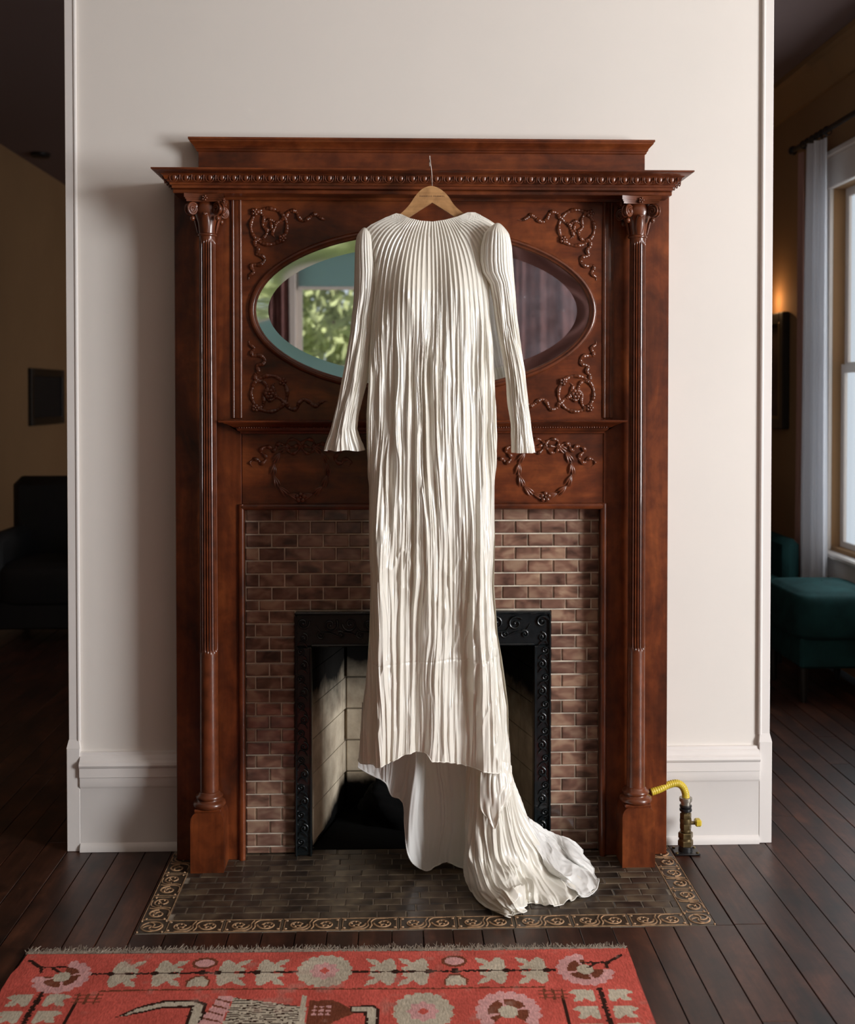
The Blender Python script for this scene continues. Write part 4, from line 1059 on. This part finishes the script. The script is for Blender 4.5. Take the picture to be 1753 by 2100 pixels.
B = [[pt(962, 1500, -.25), pt(960, 1600, -.26), pt(955, 1700, -.275), pt(954, 1775, -.285), pt(966, 1822, z=.006), pt(1000, 1852, z=.006), pt(1040, 1881, z=.006)],
     [pt(975, 1500, -.29), pt(974, 1600, -.31), pt(970, 1700, -.33), pt(972, 1770, -.345), pt(990, 1820, z=.045), pt(1022, 1850, z=.035), pt(1050, 1872, z=.018)],
     [pt(992, 1500, -.31), pt(993, 1600, -.335), pt(996, 1700, -.35), pt(1003, 1770, -.36), pt(1018, 1812, z=.055), pt(1045, 1832, z=.065), pt(1068, 1872, z=.006)],
     [pt(1012, 1500, -.315), pt(1014, 1600, -.34), pt(1025, 1700, -.355), pt(1040, 1765, -.36), pt(1058, 1800, z=.055), pt(1070, 1822, z=.040), pt(1080, 1852, z=.006)],
     [pt(1022, 1510, -.295), pt(1034, 1600, -.33), pt(1050, 1700, -.34), pt(1072, 1760, -.345), pt(1092, 1795, z=.05), pt(1112, 1822, z=.03), pt(1138, 1857, z=.006)],
     [pt(1028, 1520, -.27), pt(1048, 1600, -.295), pt(1070, 1700, -.31), pt(1100, 1750, -.31), pt(1128, 1785, z=.045), pt(1155, 1812, z=.025), pt(1182, 1842, z=.006)],
     [pt(1026, 1525, -.25), pt(1056, 1610, -.26), pt(1085, 1695, -.26), pt(1118, 1735, -.255), pt(1152, 1768, z=.05), pt(1188, 1798, z=.03), pt(1224, 1824, z=.006)],
     [pt(1020, 1525, -.235), pt(1056, 1610, -.225), pt(1084, 1685, -.215), pt(1118, 1722, -.205), pt(1152, 1748, -.22), pt(1185, 1775, z=.028), pt(1226, 1800, z=.010)],
     [pt(1010, 1520, -.225), pt(1050, 1610, -.195), pt(1080, 1678, -.18), pt(1105, 1700, -.17), pt(1132, 1713, -.165), pt(1162, 1722, -.16), pt(1192, 1747, -.15)]]
def spill(s, t, P):
    a = .0075 * (1 - np.abs(vnoise(s * 24 + .8 * vnoise(s * 5, t * 4, 5), t * 2.6, 81)) * 1.7) + .0042 * (1 - np.abs(vnoise(s * 52 + t * 4, t * 5, 82)) * 1.7)
    b = .013 * vnoise(s * 8 + t * 2, t * 5, 83)
    tip = .016 * (1 - np.abs(vnoise(s * 17, t * 13, 84)) * 1.8) * sstep(.72, .85, t) * np.exp(-((s - .27) / .13) ** 2)
    hemw = .007 * np.sin(s * 60 + 3 * vnoise(s * 9, 1.0, 6)) * sstep(.93, 1.0, t)
    return -(a * (1 - .90 * sstep(.52, .72, s) * sstep(.30, .6, t)) + b * .8 + tip + hemw)
sheet('floor_train', B[:7], 360, 420, lambda s, t, P: spill(s * .75, t, P))
B2 = [[(p[0], p[1] - .004, p[2] + .006) for p in c[2:]] for c in B[5:]]
B2[1] = [pt(1082, 1690, -.268), pt(1112, 1738, -.275), pt(1146, 1786, z=.062), pt(1180, 1806, z=.034), pt(1212, 1834, z=.008)]
B2[2] = [pt(1084, 1683, -.225), pt(1118, 1720, -.225), pt(1152, 1752, z=.070), pt(1186, 1780, z=.018), pt(1228, 1806, z=.012)]
B2.insert(3, [pt(1084, 1681, -.20), pt(1114, 1710, -.195), pt(1144, 1732, -.20), pt(1176, 1760, z=.052), pt(1216, 1782, z=.012)])
sheet('train_lining', B2, 200, 200, lambda s, t, P: -(.010 * vnoise(s * 5 + 2, t * 4, 93) + .004 * (1 - np.abs(vnoise(s * 10 + t * 3, t * 4, 94)) * 1.8) + .0015 * vnoise(s * 30, t * 22, 95) + .006 * np.sin(s * 22 + t * 3) * sstep(.85, 1, t)), M['lining'])
# an overlapping fold that falls down the front of the spill
C_ = [[pt(986, 1560, -.345), pt(984, 1620, -.362), pt(986, 1660, -.372), pt(1002, 1680, -.378)],
      [pt(1004, 1560, -.352), pt(1004, 1620, -.372), pt(1008, 1668, -.382), pt(1014, 1700, -.388)],
      [pt(1024, 1560, -.352), pt(1027, 1610, -.372), pt(1030, 1640, -.38), pt(1026, 1668, -.386)],
      [pt(1042, 1565, -.335), pt(1046, 1600, -.35), pt(1048, 1620, -.355), pt(1044, 1640, -.36)],
      [pt(1048, 1570, -.31), pt(1052, 1595, -.315), pt(1054, 1605, -.32), pt(1053, 1612, -.32)]]
sheet('front_fold', C_, 120, 90, lambda s, t, P: .004 * (1 - np.abs(vnoise(s * 12, t * 3, 91)) * 1.7))

# ================================================================ GAS VALVE
gx, gy = 0.815, -0.085
gv = thing('gas_valve', 'brass gas shutoff valve with a yellow flexible hose, standing beside the mantelpiece', 'gas valve', (gx, gy, 0))
MB().bevbox(gx - .040, gx + .040, gy - .030, gy + .030, .0005, .006, .002).lathe(gx, gy, [(.022, .006), (.021, .020), (.019, .022)], 24).build('flange', M['black'], gv, smooth=40)
for bx, by in ((-.032, -.022), (.032, -.022), (-.032, .022), (.032, .022)): MB().lathe(gx + bx, gy + by, [(.005, .006), (.005, .009), (.003, .010)], 8).build('bolt', M['brass'], gv)
mb = MB()
def hexn(z0, z1, r): mb.lathe(gx, gy, [(r * .93, z0), (r, z0 + .002), (r, z1 - .002), (r * .93, z1)], 6)
hexn(.022, .040, .024); mb.lathe(gx, gy, [(.021, .040), (.020, .046)], 20); hexn(.046, .064, .023); mb.lathe(gx, gy, [(.014, .064), (.0165, .068), (.0165, .074)], 20)
hexn(.074, .092, .018); mb.lathe(gx, gy, [(.0175, .092), (.0185, .100), (.0175, .108)], 20); hexn(.108, .124, .018); mb.lathe(gx, gy, [(.013, .124), (.013, .128)], 20)
mb.build('valve_body', M['brass'], gv, smooth=30)
MB().lathe(gx, gy, [(.014, .128), (.0185, .130), (.0195, .134), (.0185, .138), (.015, .140), (.0185, .143), (.019, .147), (.017, .150)], 24).build('gasket', M['black'], gv, smooth=40)
MB().lathe(gx, gy, [(.0155, .150), (.0155, .160), (.0195, .161), (.0200, .166), (.0195, .172), (.0165, .173)], 24).build('hose_collar', M['steel'], gv, smooth=40)
k = MB(); k.tube([(gx + .016, gy, .092), (gx + .030, gy, .092)], .0055, 10); ko = k.build('valve_stem', M['brass'], gv, smooth=40)
kk = MB(); kk.bevbox(gx + .028, gx + .048, gy - .013, gy + .013, .083, .104, .004); kk.build('valve_handle', M['yellow'], gv, smooth=30)
hose = catmull([(gx, gy, .166), (gx - .001, gy, .185), (gx - .010, gy, .206), (gx - .028, gy, .2165), (gx - .055, gy - .004, .213), (gx - .085, gy - .012, .203), (gx - .112, gy - .016, .195)], 110)
MB().tube([tuple(p) for p in hose], [.0115 + .0007 * math.sin(i * 1.55) for i in range(110)], 16).build('hose', M['yellow'], gv, smooth=60)

# ================================================================ RUG
o0 = np.array([-1.0192, -0.7071]); e0 = np.array([.501, -.7302]) - o0; RL = float(np.linalg.norm(e0)); e0 /= RL; n0 = np.array([e0[1], -e0[0]])
RD = 1.05; cs = .004
na, nb = int(RL / cs), int(RD / cs)
a = (np.arange(na) + .5) * cs; b = (np.arange(nb) + .5) * cs; Aa, Bb = np.meshgrid(a, b)
jit = .0016 * vnoise(Aa * 190, Bb * 190, 3); Aa = Aa + jit; Bb = Bb + .0016 * vnoise(Aa * 170 + 9, Bb * 170, 5)
RED, CREAM, PINK, DARK, BRN = [np.array(lin(c)[:3]) for c in ((212, 98, 86), (204, 194, 174), (226, 172, 170), (56, 34, 26), (124, 70, 50))]
img = np.zeros((nb, na, 3)) + RED
def paint(mask, c): img[mask] = c
def ell(ca, cb, ra, rb, ang=0.0):
    x, y = Aa - ca, Bb - cb; c, s = math.cos(ang), math.sin(ang); return ((x * c + y * s) / ra) ** 2 + ((-x * s + y * c) / rb) ** 2 < 1
def poly(pts):
    ins = np.zeros(Aa.shape, bool); n = len(pts)
    for i in range(n):
        x1, y1 = pts[i]; x2, y2 = pts[(i + 1) % n]
        if y1 == y2: continue
        ins ^= ((y1 > Bb) != (y2 > Bb)) & (Aa < (x2 - x1) * (Bb - y1) / (y2 - y1) + x1)
    return ins
def seg(p, q, w):
    p, q = np.array(p), np.array(q); d = q - p; t = np.clip(((Aa - p[0]) * d[0] + (Bb - p[1]) * d[1]) / (d @ d), 0, 1)
    return (Aa - p[0] - t * d[0]) ** 2 + (Bb - p[1] - t * d[1]) ** 2 < (w / 2) ** 2
def flower(ca, cb, ra, rb, c1, c2):
    x, y = (Aa - ca) / ra, (Bb - cb) / rb; r, f = np.hypot(x, y), np.arctan2(y, x)
    paint(r < .92 + .10 * np.abs(np.sin(f * 8)), c1); paint(r < .48 + .05 * np.cos(f * 8), c2)
    paint(np.abs(x) / .2 + np.abs(y) / .2 < 1, RED)
def horseflower(ca, cb, ra, rb, a0):
    x, y = (Aa - ca) / ra, (Bb - cb) / rb; r, f = np.hypot(x, y), np.arctan2(y, x); df = np.abs((f - a0 + PI) % (2 * PI) - PI)
    open_ = df < .75
    paint((r < .92 + .10 * np.abs(np.sin(f * 8))) & ~open_, PINK)
    paint((r < .62) & (r > .30) & ~open_ & (np.abs(np.sin(f * 2.0 + .6)) > .22), BRN); paint((r < .30), CREAM)
LEAF = [(0, -.005), (.006, -.050), (.012, -.060), (.022, -.062), (.031, -.050), (.040, -.038), (.052, -.056), (.076, -.064), (.066, -.038), (.050, -.026), (.068, -.016), (.062, 0), (.045, -.002), (.028, .003), (.004, .002)]
SLEAF = [(.006, .0), (.050, .0), (.066, .012), (.046, .022), (.058, .046), (.036, .046), (.029, .033), (.016, .050), (.004, .046)]
def leaf(ca, cb, sx, sy, k=1.0): paint(poly([(ca + sx * p * 1.02, cb - sy * q) for p, q in LEAF]), CREAM)
def sleaf(ca, cb, sx, sy, k=1.0): paint(poly([(ca + sx * p, cb + sy * q * 1.15) for p, q in SLEAF]), CREAM)
paint(np.abs(Bb - .110 - .0) < .0042, DARK); paint((Aa < .19) & (np.abs(Bb - .110) < .006), RED); paint((Aa > 1.33) & (np.abs(Bb - .110) < .006), RED)
for ca, sx in ((.240, 1), (.345, 1), (.500, 1), (.595, 1), (1.015, -1), (.925, -1), (1.205, -1), (1.305, -1)):
    if sx < 0 and ca < 1.0: ca = .935
    leaf(ca - sx * .002, .106, sx, -1); leaf(ca - sx * .002, .114, sx, 1); paint(ell(ca, .110, .010, .011), DARK)
flower(.760, .104, .068, .080, CREAM, PINK)
for ca in (.460, 1.080):
    paint(ell(ca, .060, .032, .030), BRN); paint(ell(ca, .060, .024, .020), PINK); paint(poly([(ca - .028, .175), (ca - .030, .150), (ca - .012, .124), (ca + .012, .124), (ca + .030, .150), (ca + .028, .175)]), BRN)
    paint(poly([(ca - .023, .178), (ca - .024, .152), (ca - .009, .130), (ca + .009, .130), (ca + .024, .152), (ca + .023, .178)]), CREAM); paint(ell(ca, .108, .010, .013), DARK)
horseflower(.124, .122, .068, .080, -2.35); horseflower(1.400, .108, .070, .078, -.75)
for mir in (0, 1):
    m = (lambda p: (RL - p[0], p[1])) if mir else (lambda p: p)
    for p, q, w in (((.020, .038), (.058, .074), .010), ((.055, .074), (.125, .074), .008), ((.060, .074), (.066, .098), .010), ((.085, .076), (.110, .098), .008), ((.100, .200), (.100, 1.0), .012), ((.192, .235), (.192, 1.0), .009)): paint(seg(m(p), m(q), w), DARK)
    for kx in range(3): paint(seg(m((.190 + kx * .022, .205)), m((.190 + kx * .022, .250)), .006), BRN); paint(seg(m((.182, .210 + kx * .016)), m((.246, .210 + kx * .016)), .005), BRN)
    for kb in range(9):
        for sx in (-1, 1):
            p = m((.100 + sx * .012, .205 + kb * .075)); sleaf(p[0], p[1], sx * (-1 if mir else 1), 1, .92)
paint((np.abs(Bb - .193) < .003) & (Aa > .23) & (Aa < RL - .23), BRN)
flower(1.000, .298, .070, .088, CREAM, PINK); horseflower(1.195, .305, .076, .094, 1.57)
for kf in (.54, .78): flower(.42, kf, .08, .085, PINK, CREAM); horseflower(1.05, kf, .08, .09, 1.57); flower(.72, kf + .1, .08, .085, CREAM, PINK)
vs_ = [(.300, .312), (.340, .268), (.400, .240), (.470, .240), (.500, .258), (.505, .36), (.465, .36), (.462, .275), (.400, .275), (.345, .300)]
paint(poly(vs_), DARK); paint(poly([(.312, .308), (.345, .276), (.402, .249), (.466, .249), (.492, .263), (.495, .36), (.472, .36), (.470, .266), (.400, .267), (.345, .292)]), CREAM)
paint(poly([(.522, .222), (.556, .226), (.545, .36), (.490, .36)]), PINK)
for kk_ in range(5): paint(seg((.515 - kk_ * .004, .236 + kk_ * .028), (.550 - kk_ * .003, .252 + kk_ * .028), .006) & poly([(.522, .222), (.556, .226), (.545, .36), (.490, .36)]), BRN)
body = poly([(.558, .232), (.718, .272), (.718, .36), (.548, .36)]); paint(body, CREAM); paint(body & (np.sin(Bb * 620 + 3 * vnoise(Aa * 60, Bb * 50, 9)) > .25) & (vnoise(Aa * 90, Bb * 240, 8) > -.45), DARK)
paint(poly([(.716, .222), (.728, .222), (.734, .36), (.718, .36)]), CREAM)
paint(poly([(.735, .245), (.790, .245), (.815, .265), (.850, .300), (.815, .325), (.780, .36), (.735, .36)]), BRN)
for i in range(3):
    for j in range(3): paint(ell(.750 + i * .016, .275 + j * .016, .005, .006), PINK)
paint(poly([(.830, .272), (.885, .268), (.900, .285), (.900, .36), (.868, .36), (.866, .302), (.835, .302)]), DARK); paint(poly([(.836, .278), (.883, .275), (.893, .288), (.893, .36), (.875, .36), (.873, .295), (.836, .295)]), CREAM)
worn = vnoise(Aa * 14, Bb * 14, 15) * .5 + vnoise(Aa * 45, Bb * 45, 16) * .5
img *= (1 + .12 * worn)[..., None]; fade = np.clip(worn - .35, 0, 1)[..., None]; img = img * (1 - fade) + np.array(lin((170, 140, 128))[:3]) * fade
ga, gb = np.linspace(0, RL, na + 1), np.linspace(0, RD, nb + 1); GA, GB = np.meshgrid(ga, gb)
Zr = .0092 + .0014 * vnoise(GA * 5, GB * 5, 2)
ea = .004 * vnoise(GB * 18, 0 * GA, 6) * (GA < .002) + .004 * vnoise(GB * 18, 0 * GA + 4, 7) * (GA > RL - .002)
P = np.stack([o0[0] + e0[0] * (GA + ea) + n0[0] * GB, o0[1] + e0[1] * (GA + ea) + n0[1] * GB, Zr], -1)
rm_ = grid_mesh('rug_weave', P, M['rug']); ca_ = rm_.attributes.new('weave', 'FLOAT_COLOR', 'CORNER')
cc = np.ones((nb * na, 4, 4), np.float32); cc[:, :, :3] = img.reshape(-1, 1, 3); ca_.data.foreach_set('color', cc.reshape(-1))
rg = thing('rug', 'coral red flat woven rug with cream leaves and pink flowers, in front of the hearth', 'rug', (float(o0[0] + e0[0] * RL / 2 + n0[0] * .5), float(o0[1] + n0[1] * .5), 0))
link('rug_weave', rm_, rg)
sd = MB(); base = [P[0, 0], P[0, -1], P[-1, -1], P[-1, 0]]
nn = [(float(p[0]), float(p[1])) for p in base]; sd.extrude_z(.0008, .0062, nn); sd.build('rug_edge', simple('rug_edge_wool', lin((160, 70, 60)), 0.95), rg)
fm = MB(); rf = random.Random(9)
def rp(aa, bb, z): return (o0[0] + e0[0] * aa + n0[0] * bb, o0[1] + e0[1] * aa + n0[1] * bb, z)
for k in range(1500):
    aa = rf.uniform(.0, RL); ln = rf.uniform(.010, .030) * (1.3 if rf.random() < .15 else 1); dx = rf.uniform(-.012, .012)
    fm.tube([rp(aa, .006, .0085), rp(aa + dx * .4, -ln * .5, rf.uniform(.005, .012)), rp(aa + dx, -ln, rf.uniform(.002, .014))], [.0016, .0013, .0006], 4, None, False)
fo = fm.build('fringe', M['fringe'], rg); fo['kind'] = 'stuff'
st = MB()
for k in range(300):
    q0, q1 = k * RL / 300, (k + 1) * RL / 300
    st.tube([rp(q0, -.002 + rf.uniform(-.003, .003), .006), rp(q1, -.002 + rf.uniform(-.003, .003), .006)], .006, 5, None, False)
st.build('fringe_band', M['fringe'], rg)

# ================================================================ ROOM BEHIND, RIGHT
def curtain(name, label, mat, pts, z0, z1, amp, nf, group=None, thick=0.0):
    # pts: floor-plan polyline; folds hang along it, gathered a little at the top
    pl_ = catmull([(a, b, 0) for a, b in pts], 180); nz = 24
    t = np.linspace(0, 1, 180); zz = np.linspace(z1, z0, nz)
    tan = np.gradient(pl_, axis=0); nor = np.stack([-tan[:, 1], tan[:, 0]], 1); nor /= np.linalg.norm(nor, axis=1, keepdims=True) + 1e-9
    P = np.zeros((nz, 180, 3)); ctr = pl_.mean(0)
    for i, z in enumerate(zz):
        k = i / (nz - 1); sp = .82 + .18 * k
        o = amp * (.6 + .6 * k) * np.sin(t * nf * 2 * PI + .6 * math.sin(k * 3)) + amp * .4 * np.sin(t * nf * 4.6 * PI + 1)
        P[i, :, 0] = ctr[0] + (pl_[:, 0] - ctr[0]) * sp + nor[:, 0] * o; P[i, :, 1] = ctr[1] + (pl_[:, 1] - ctr[1]) * sp + nor[:, 1] * o; P[i, :, 2] = z
    o = link(name, grid_mesh(name, P, mat)); return tag(o, label, 'curtain', group)
xcu = XR - .11
yc0, yc1 = V(1692, 900, xcu)[0], V(1645, 900, xcu)[0]
zr = V(1680, 276, xcu)[1]
curtain('curtain', 'white full length curtain beside the window near the green ottoman', M['sheer'], [(xcu + .02, yc0), (xcu - .02, (yc0 + yc1) / 2), (xcu + .02, yc1)], .10, zr - .032, .022, 4)
curtain('curtain', 'narrow rose curtain hanging behind the white curtain', M['pink_curtain'], [(xcu + .02, yc1 + .035), (xcu + .01, yc1 + .08), (xcu + .02, yc1 + .14)], .10, zr - .03, .014, 2)
zr += .0
rod = thing('curtain_rod', 'black iron curtain rod with finial above the far window', 'curtain rod', (xcu, yc0, zr))
MB().tube([(xcu, yc1 + .16, zr), (xcu, WB[0] - .3, zr)], .014, 12).build('rod', M['rod'], rod, smooth=60)
MB().ball((xcu, yc1 + .18, zr), .026, 12, 8).build('finial', M['rod'], rod, smooth=60)
for yy in (yc1 + .06, WB[0] - .2): MB().tube([(xcu, yy, zr), (XR - .004, yy, zr - .02)], .010, 8).bevbox(XR - .010, XR - .001, yy - .02, yy + .02, zr - .06, zr + .02, .002).build('bracket', M['rod'], rod)
for k in range(6): MB().tube([(xcu + .022 * math.cos(t), yc0 + (yc1 - yc0) * k / 5, zr - .006 + .022 * math.sin(t)) for t in np.linspace(0, 2 * PI, 16)], .003, 6).build('ring', M['rod'], rod)
# picture with its lamp on the right wall
pa, pb = V(1620, 700, XR)[0], V(1620, 700, XR)[0] + .62
pz1, pz0 = V(1614, 640, XR)[1], V(1614, 880, XR)[1]
pic = thing('painting', 'dark framed painting under a small picture lamp on the tan wall', 'painting', (XR, (pa + pb) / 2, pz0))
mb = MB()
for (a0, a1, c0, c1) in ((pa, pa + .07, pz0, pz1), (pb - .07, pb, pz0, pz1), (pa + .07, pb - .07, pz0, pz0 + .07), (pa + .07, pb - .07, pz1 - .07, pz1)): mb.bevbox(XR - .045, XR - .001, a0, a1, c0, c1, .006)
mb.build('picture_frame', M['frame'], pic)
MB().bevbox(XR - .048, XR - .03, pa + .055, pa + .075, pz0 + .06, pz1 - .06, .003).bevbox(XR - .048, XR - .03, pb - .075, pb - .055, pz0 + .06, pz1 - .06, .003).bevbox(XR - .048, XR - .03, pa + .055, pb - .055, pz0 + .055, pz0 + .075, .003).build('gilt_slip', M['gilt'], pic)
MB().box(XR - .02, XR - .012, pa + .06, pb - .06, pz0 + .06, pz1 - .06).build('canvas', M['canvas'], pic)
lp = thing('picture_lamp', 'small brass picture lamp glowing above the dark painting', 'lamp', (XR, (pa + pb) / 2 - .1, pz1))
ly = (pa + pb) / 2 - .1
MB().tube(catmull([(XR - .046, ly, pz1 - .03), (XR - .08, ly, pz1 + .03), (XR - .13, ly, pz1 + .05), (XR - .15, ly, pz1 + .03)], 14), .006, 8).build('arm', M['brass'], lp, smooth=60)
sh2 = MB()
pr = [(XR - .15 + .03 * math.cos(t), pz1 + .02 + .03 * math.sin(t)) for t in np.linspace(-.2, PI + .2, 12)]
for (x1_, z1_), (x2_, z2_) in zip(pr, pr[1:]): sh2.add([(x1_, ly - .13, z1_), (x2_, ly - .13, z2_), (x2_, ly + .13, z2_), (x1_, ly + .13, z1_)], [(0, 1, 2, 3)])
sh2.build('lamp_shade', M['brass'], lp, smooth=60)
MB().tube([(XR - .15, ly - .10, pz1 + .022), (XR - .15, ly + .10, pz1 + .022)], .010, 8).build('bulb', M['bulb'], lp)
pl_d = bpy.data.lights.new('picture_lamp_light', 'POINT'); pl_d.energy = 1.6; pl_d.color = (1, .55, .24); pl_d.shadow_soft_size = .02
pl_o = bpy.data.objects.new('picture_lamp_light', pl_d); COL.objects.link(pl_o); pl_o.location = (XR - .10, ly, pz1 + .07)
# green velvet ottoman and armchair
def cushion(name, x0, x1, y0, y1, z0, z1, mat, parent, dome=.03, r=.05):
    n = 28; u = np.linspace(-1, 1, n); Uu, Vv = np.meshgrid(u, u)
    def se(t): return np.sign(t) * (1 - (1 - np.abs(t)) ** 1.8)
    rows = []
    th = np.linspace(0, 2 * PI, 60, endpoint=False)
    def ring(k, z): 
        c, s = np.cos(th), np.sin(th); e = .28
        return np.stack([(x0 + x1) / 2 + (x1 - x0) / 2 * k * np.sign(c) * np.abs(c) ** e, (y0 + y1) / 2 + (y1 - y0) / 2 * k * np.sign(s) * np.abs(s) ** e, np.full_like(th, z)], -1)
    R_ = [ring(.02, z0), ring(.97, z0), ring(1.0, z0 + .02)]
    for f in np.linspace(0, 1, 8): R_.append(ring(1 - .10 * f ** 2, z1 - r + (r - .0) * math.sin(f * PI / 2)))
    for f in np.linspace(.85, .02, 8): R_.append(ring(f, z1 + dome * (1 - f * f)))
    return link(name, grid_mesh(name, np.array(R_), mat, True), parent)
ot = thing('ottoman', 'green velvet ottoman with a domed cushion in front of the far window', 'ottoman', (1.96, 1.9, 0))
cushion('seat_cushion', 1.755, 2.17, 1.62, 2.16, .30, .50, M['velvet'], ot, .03)
MB().bevbox(1.775, 2.15, 1.64, 2.14, .16, .305, .012).build('base', M['velvet'], ot)
for a_, b_ in ((1.80, 1.67), (2.12, 1.67), (1.80, 2.10), (2.12, 2.10)): MB().lathe(a_, b_, [(.012, 0.0), (.018, .06), (.022, .165)], 12).build('leg', M['frame'], ot, smooth=60)
ch = thing('armchair', 'dark green velvet armchair with a straight back behind the ottoman', 'chair', (1.73, 2.75, 0))
cushion('seat', 1.45, 2.00, 2.42, 3.02, .24, .45, M['velvet'], ch, .02)
bk_ = MB().bevbox(1.43, 2.035, 2.86, 3.04, .30, .965, .05); bk_.build('backrest', M['velvet'], ch, smooth=40)
for a_ in (1.42, 1.955): MB().bevbox(a_, a_ + .09, 2.42, 2.90, .20, .66, .03).build('arm', M['velvet'], ch, smooth=40)
MB().bevbox(1.46, 1.99, 2.44, 3.00, .12, .26, .01).build('base', M['velvet'], ch)
for a_, b_ in ((1.50, 2.47), (1.95, 2.47), (1.50, 2.97), (1.95, 2.97)): MB().lathe(a_, b_, [(.014, 0.0), (.022, .125)], 12).build('leg', M['frame'], ch, smooth=60)

# ================================================================ ROOM BEHIND, LEFT
la, lb = V(57, 800, XL)[0], V(125, 800, XL)[0]; lz1, lz0 = V(90, 757, XL)[1], V(90, 871, XL)[1]
lpic = thing('wall_picture', 'small black framed picture on the brown wall above the dark armchair', 'picture', (XL, (la + lb) / 2, lz0))
mb = MB()
for (a0, a1, c0, c1) in ((la, la + .06, lz0, lz1), (lb - .06, lb, lz0, lz1), (la + .06, lb - .06, lz0, lz0 + .06), (la + .06, lb - .06, lz1 - .06, lz1)): mb.bevbox(XL + .001, XL + .03, a0, a1, c0, c1, .004)
mb.build('picture_frame', M['frame'], lpic); MB().box(XL + .006, XL + .014, la + .05, lb - .05, lz0 + .05, lz1 - .05).build('canvas', M['leather'], lpic)
lc = thing('armchair', 'black upholstered high backed armchair standing against the brown wall', 'chair', (-2.1, 3.7, 0))
yb_ = 3.62; xl0 = U(22, 1000, yb_)[0]; zt_ = U(70, 978, yb_)[1]
MB().bevbox(xl0, xl0 + .78, yb_, yb_ + .16, .20, zt_, .05).build('backrest', M['leather'], lc, smooth=40)
cushion('seat', xl0 + .06, xl0 + .72, yb_ - .55, yb_ + .02, .22, .44, M['leather'], lc)
for a_ in (xl0, xl0 + .66): MB().bevbox(a_, a_ + .12, yb_ - .56, yb_ + .04, .12, .62, .04).build('arm', M['leather'], lc, smooth=40)
MB().bevbox(xl0 + .02, xl0 + .76, yb_ - .54, yb_ + .14, .08, .24, .01).build('base', M['leather'], lc)
for a_, b_ in ((.06, -.5), (.72, -.5), (.06, .1), (.72, .1)): MB().lathe(xl0 + a_, yb_ + b_, [(.016, 0.0), (.024, .085)], 10).build('leg', M['frame'], lc)
sx_, sy_ = F(83, 320, HC - .02)
sd_ = thing('smoke_detector', 'small dark round smoke detector on the ceiling beyond the left opening', 'smoke detector', (sx_, sy_, HC))
MB().lathe(sx_, sy_, [(.07, HC - .001), (.07, HC - .02), (.055, HC - .035), (.02, HC - .038)], 24).build('housing', M['frame'], sd_, smooth=40)

# ================================================================ BEHIND THE CAMERA (seen in the mirror)
zdr = 2.75
curtain('drape', 'plum brown drape at the left of the window seen in the mirror', M['drape'], [(-1.14, YN + .12), (-1.0, YN + .13), (-.86, YN + .12)], .05, zdr, .03, 3)
curtain('drape', 'wide plum brown drape on the wall seen in the spotted half of the mirror', M['drape'], [(.30, YN + .12), (.9, YN + .14), (1.75, YN + .12)], .05, zdr, .035, 9)
r2 = thing('drapery_rod', 'long dark drapery rod over the window opposite the fireplace', 'curtain rod', (0.3, YN + .12, zdr))
MB().tube([(-1.25, YN + .12, zdr + .02), (1.85, YN + .12, zdr + .02)], .016, 12).build('rod', M['rod'], r2, smooth=60)
for xx in (-1.2, .2, 1.8): MB().tube([(xx, YN + .12, zdr + .02), (xx, YN + .001, zdr + .02)], .010, 8).build('bracket', M['rod'], r2)
# garden outside
gd = MB().box(-14, 14, -30, YN - .35, -.5, -.4).build('lawn', M['lawn']); tag(gd, 'green lawn outside the rear window', 'lawn', kind='structure')
def tree(label, x, y, h, r, seed):
    t = thing('garden_tree', label, 'tree', (x, y, -.4), 'trees in the garden'); q = random.Random(seed)
    MB().tube(catmull([(x, y, -.4), (x + .1, y, h * .4), (x - .05, y + .1, h * .8)], 10), [.14, .13, .12, .11, .10, .09, .08, .06, .05, .03], 8).build('trunk', M['bark'], t, smooth=60)
    m = MB(); cl = [(x + q.uniform(-r, r) * .75, y + q.uniform(-r, r) * .6, q.uniform(.3, h)) for _ in range(110)]
    for c in cl:
        for _ in range(80):
            v = Vector((q.gauss(0, 1), q.gauss(0, 1), q.gauss(0, 1))).normalized() * (.42 * q.uniform(.6, 1)); p = Vector(c) + v
            a1 = Vector((q.gauss(0, 1), q.gauss(0, 1), q.gauss(0, 1))).normalized(); a2 = a1.orthogonal().normalized(); l = q.uniform(.07, .12)
            m.add([p - a1 * l, p - a2 * l * .45, p + a1 * l, p + a2 * l * .45], [(0, 1, 2, 3)])
    me = m.mesh('foliage', M['leaf'], False, False); fo_ = link('foliage', me, t); fo_['kind'] = 'stuff'
tree('bushy green tree outside the rear window, straight behind the glass', -1.3, -10.5, 4.6, 2.0, 1)
tree('broad green tree farther down the garden, left of the bushy tree', -6.2, -15.5, 6.0, 2.4, 2)
tree('tall green tree farther down the garden, right of the bushy tree', 3.6, -16.0, 6.6, 2.6, 3)
tree('dark green tree at the back of the garden behind the bushy tree', -1.2, -17.5, 6.6, 2.6, 4)
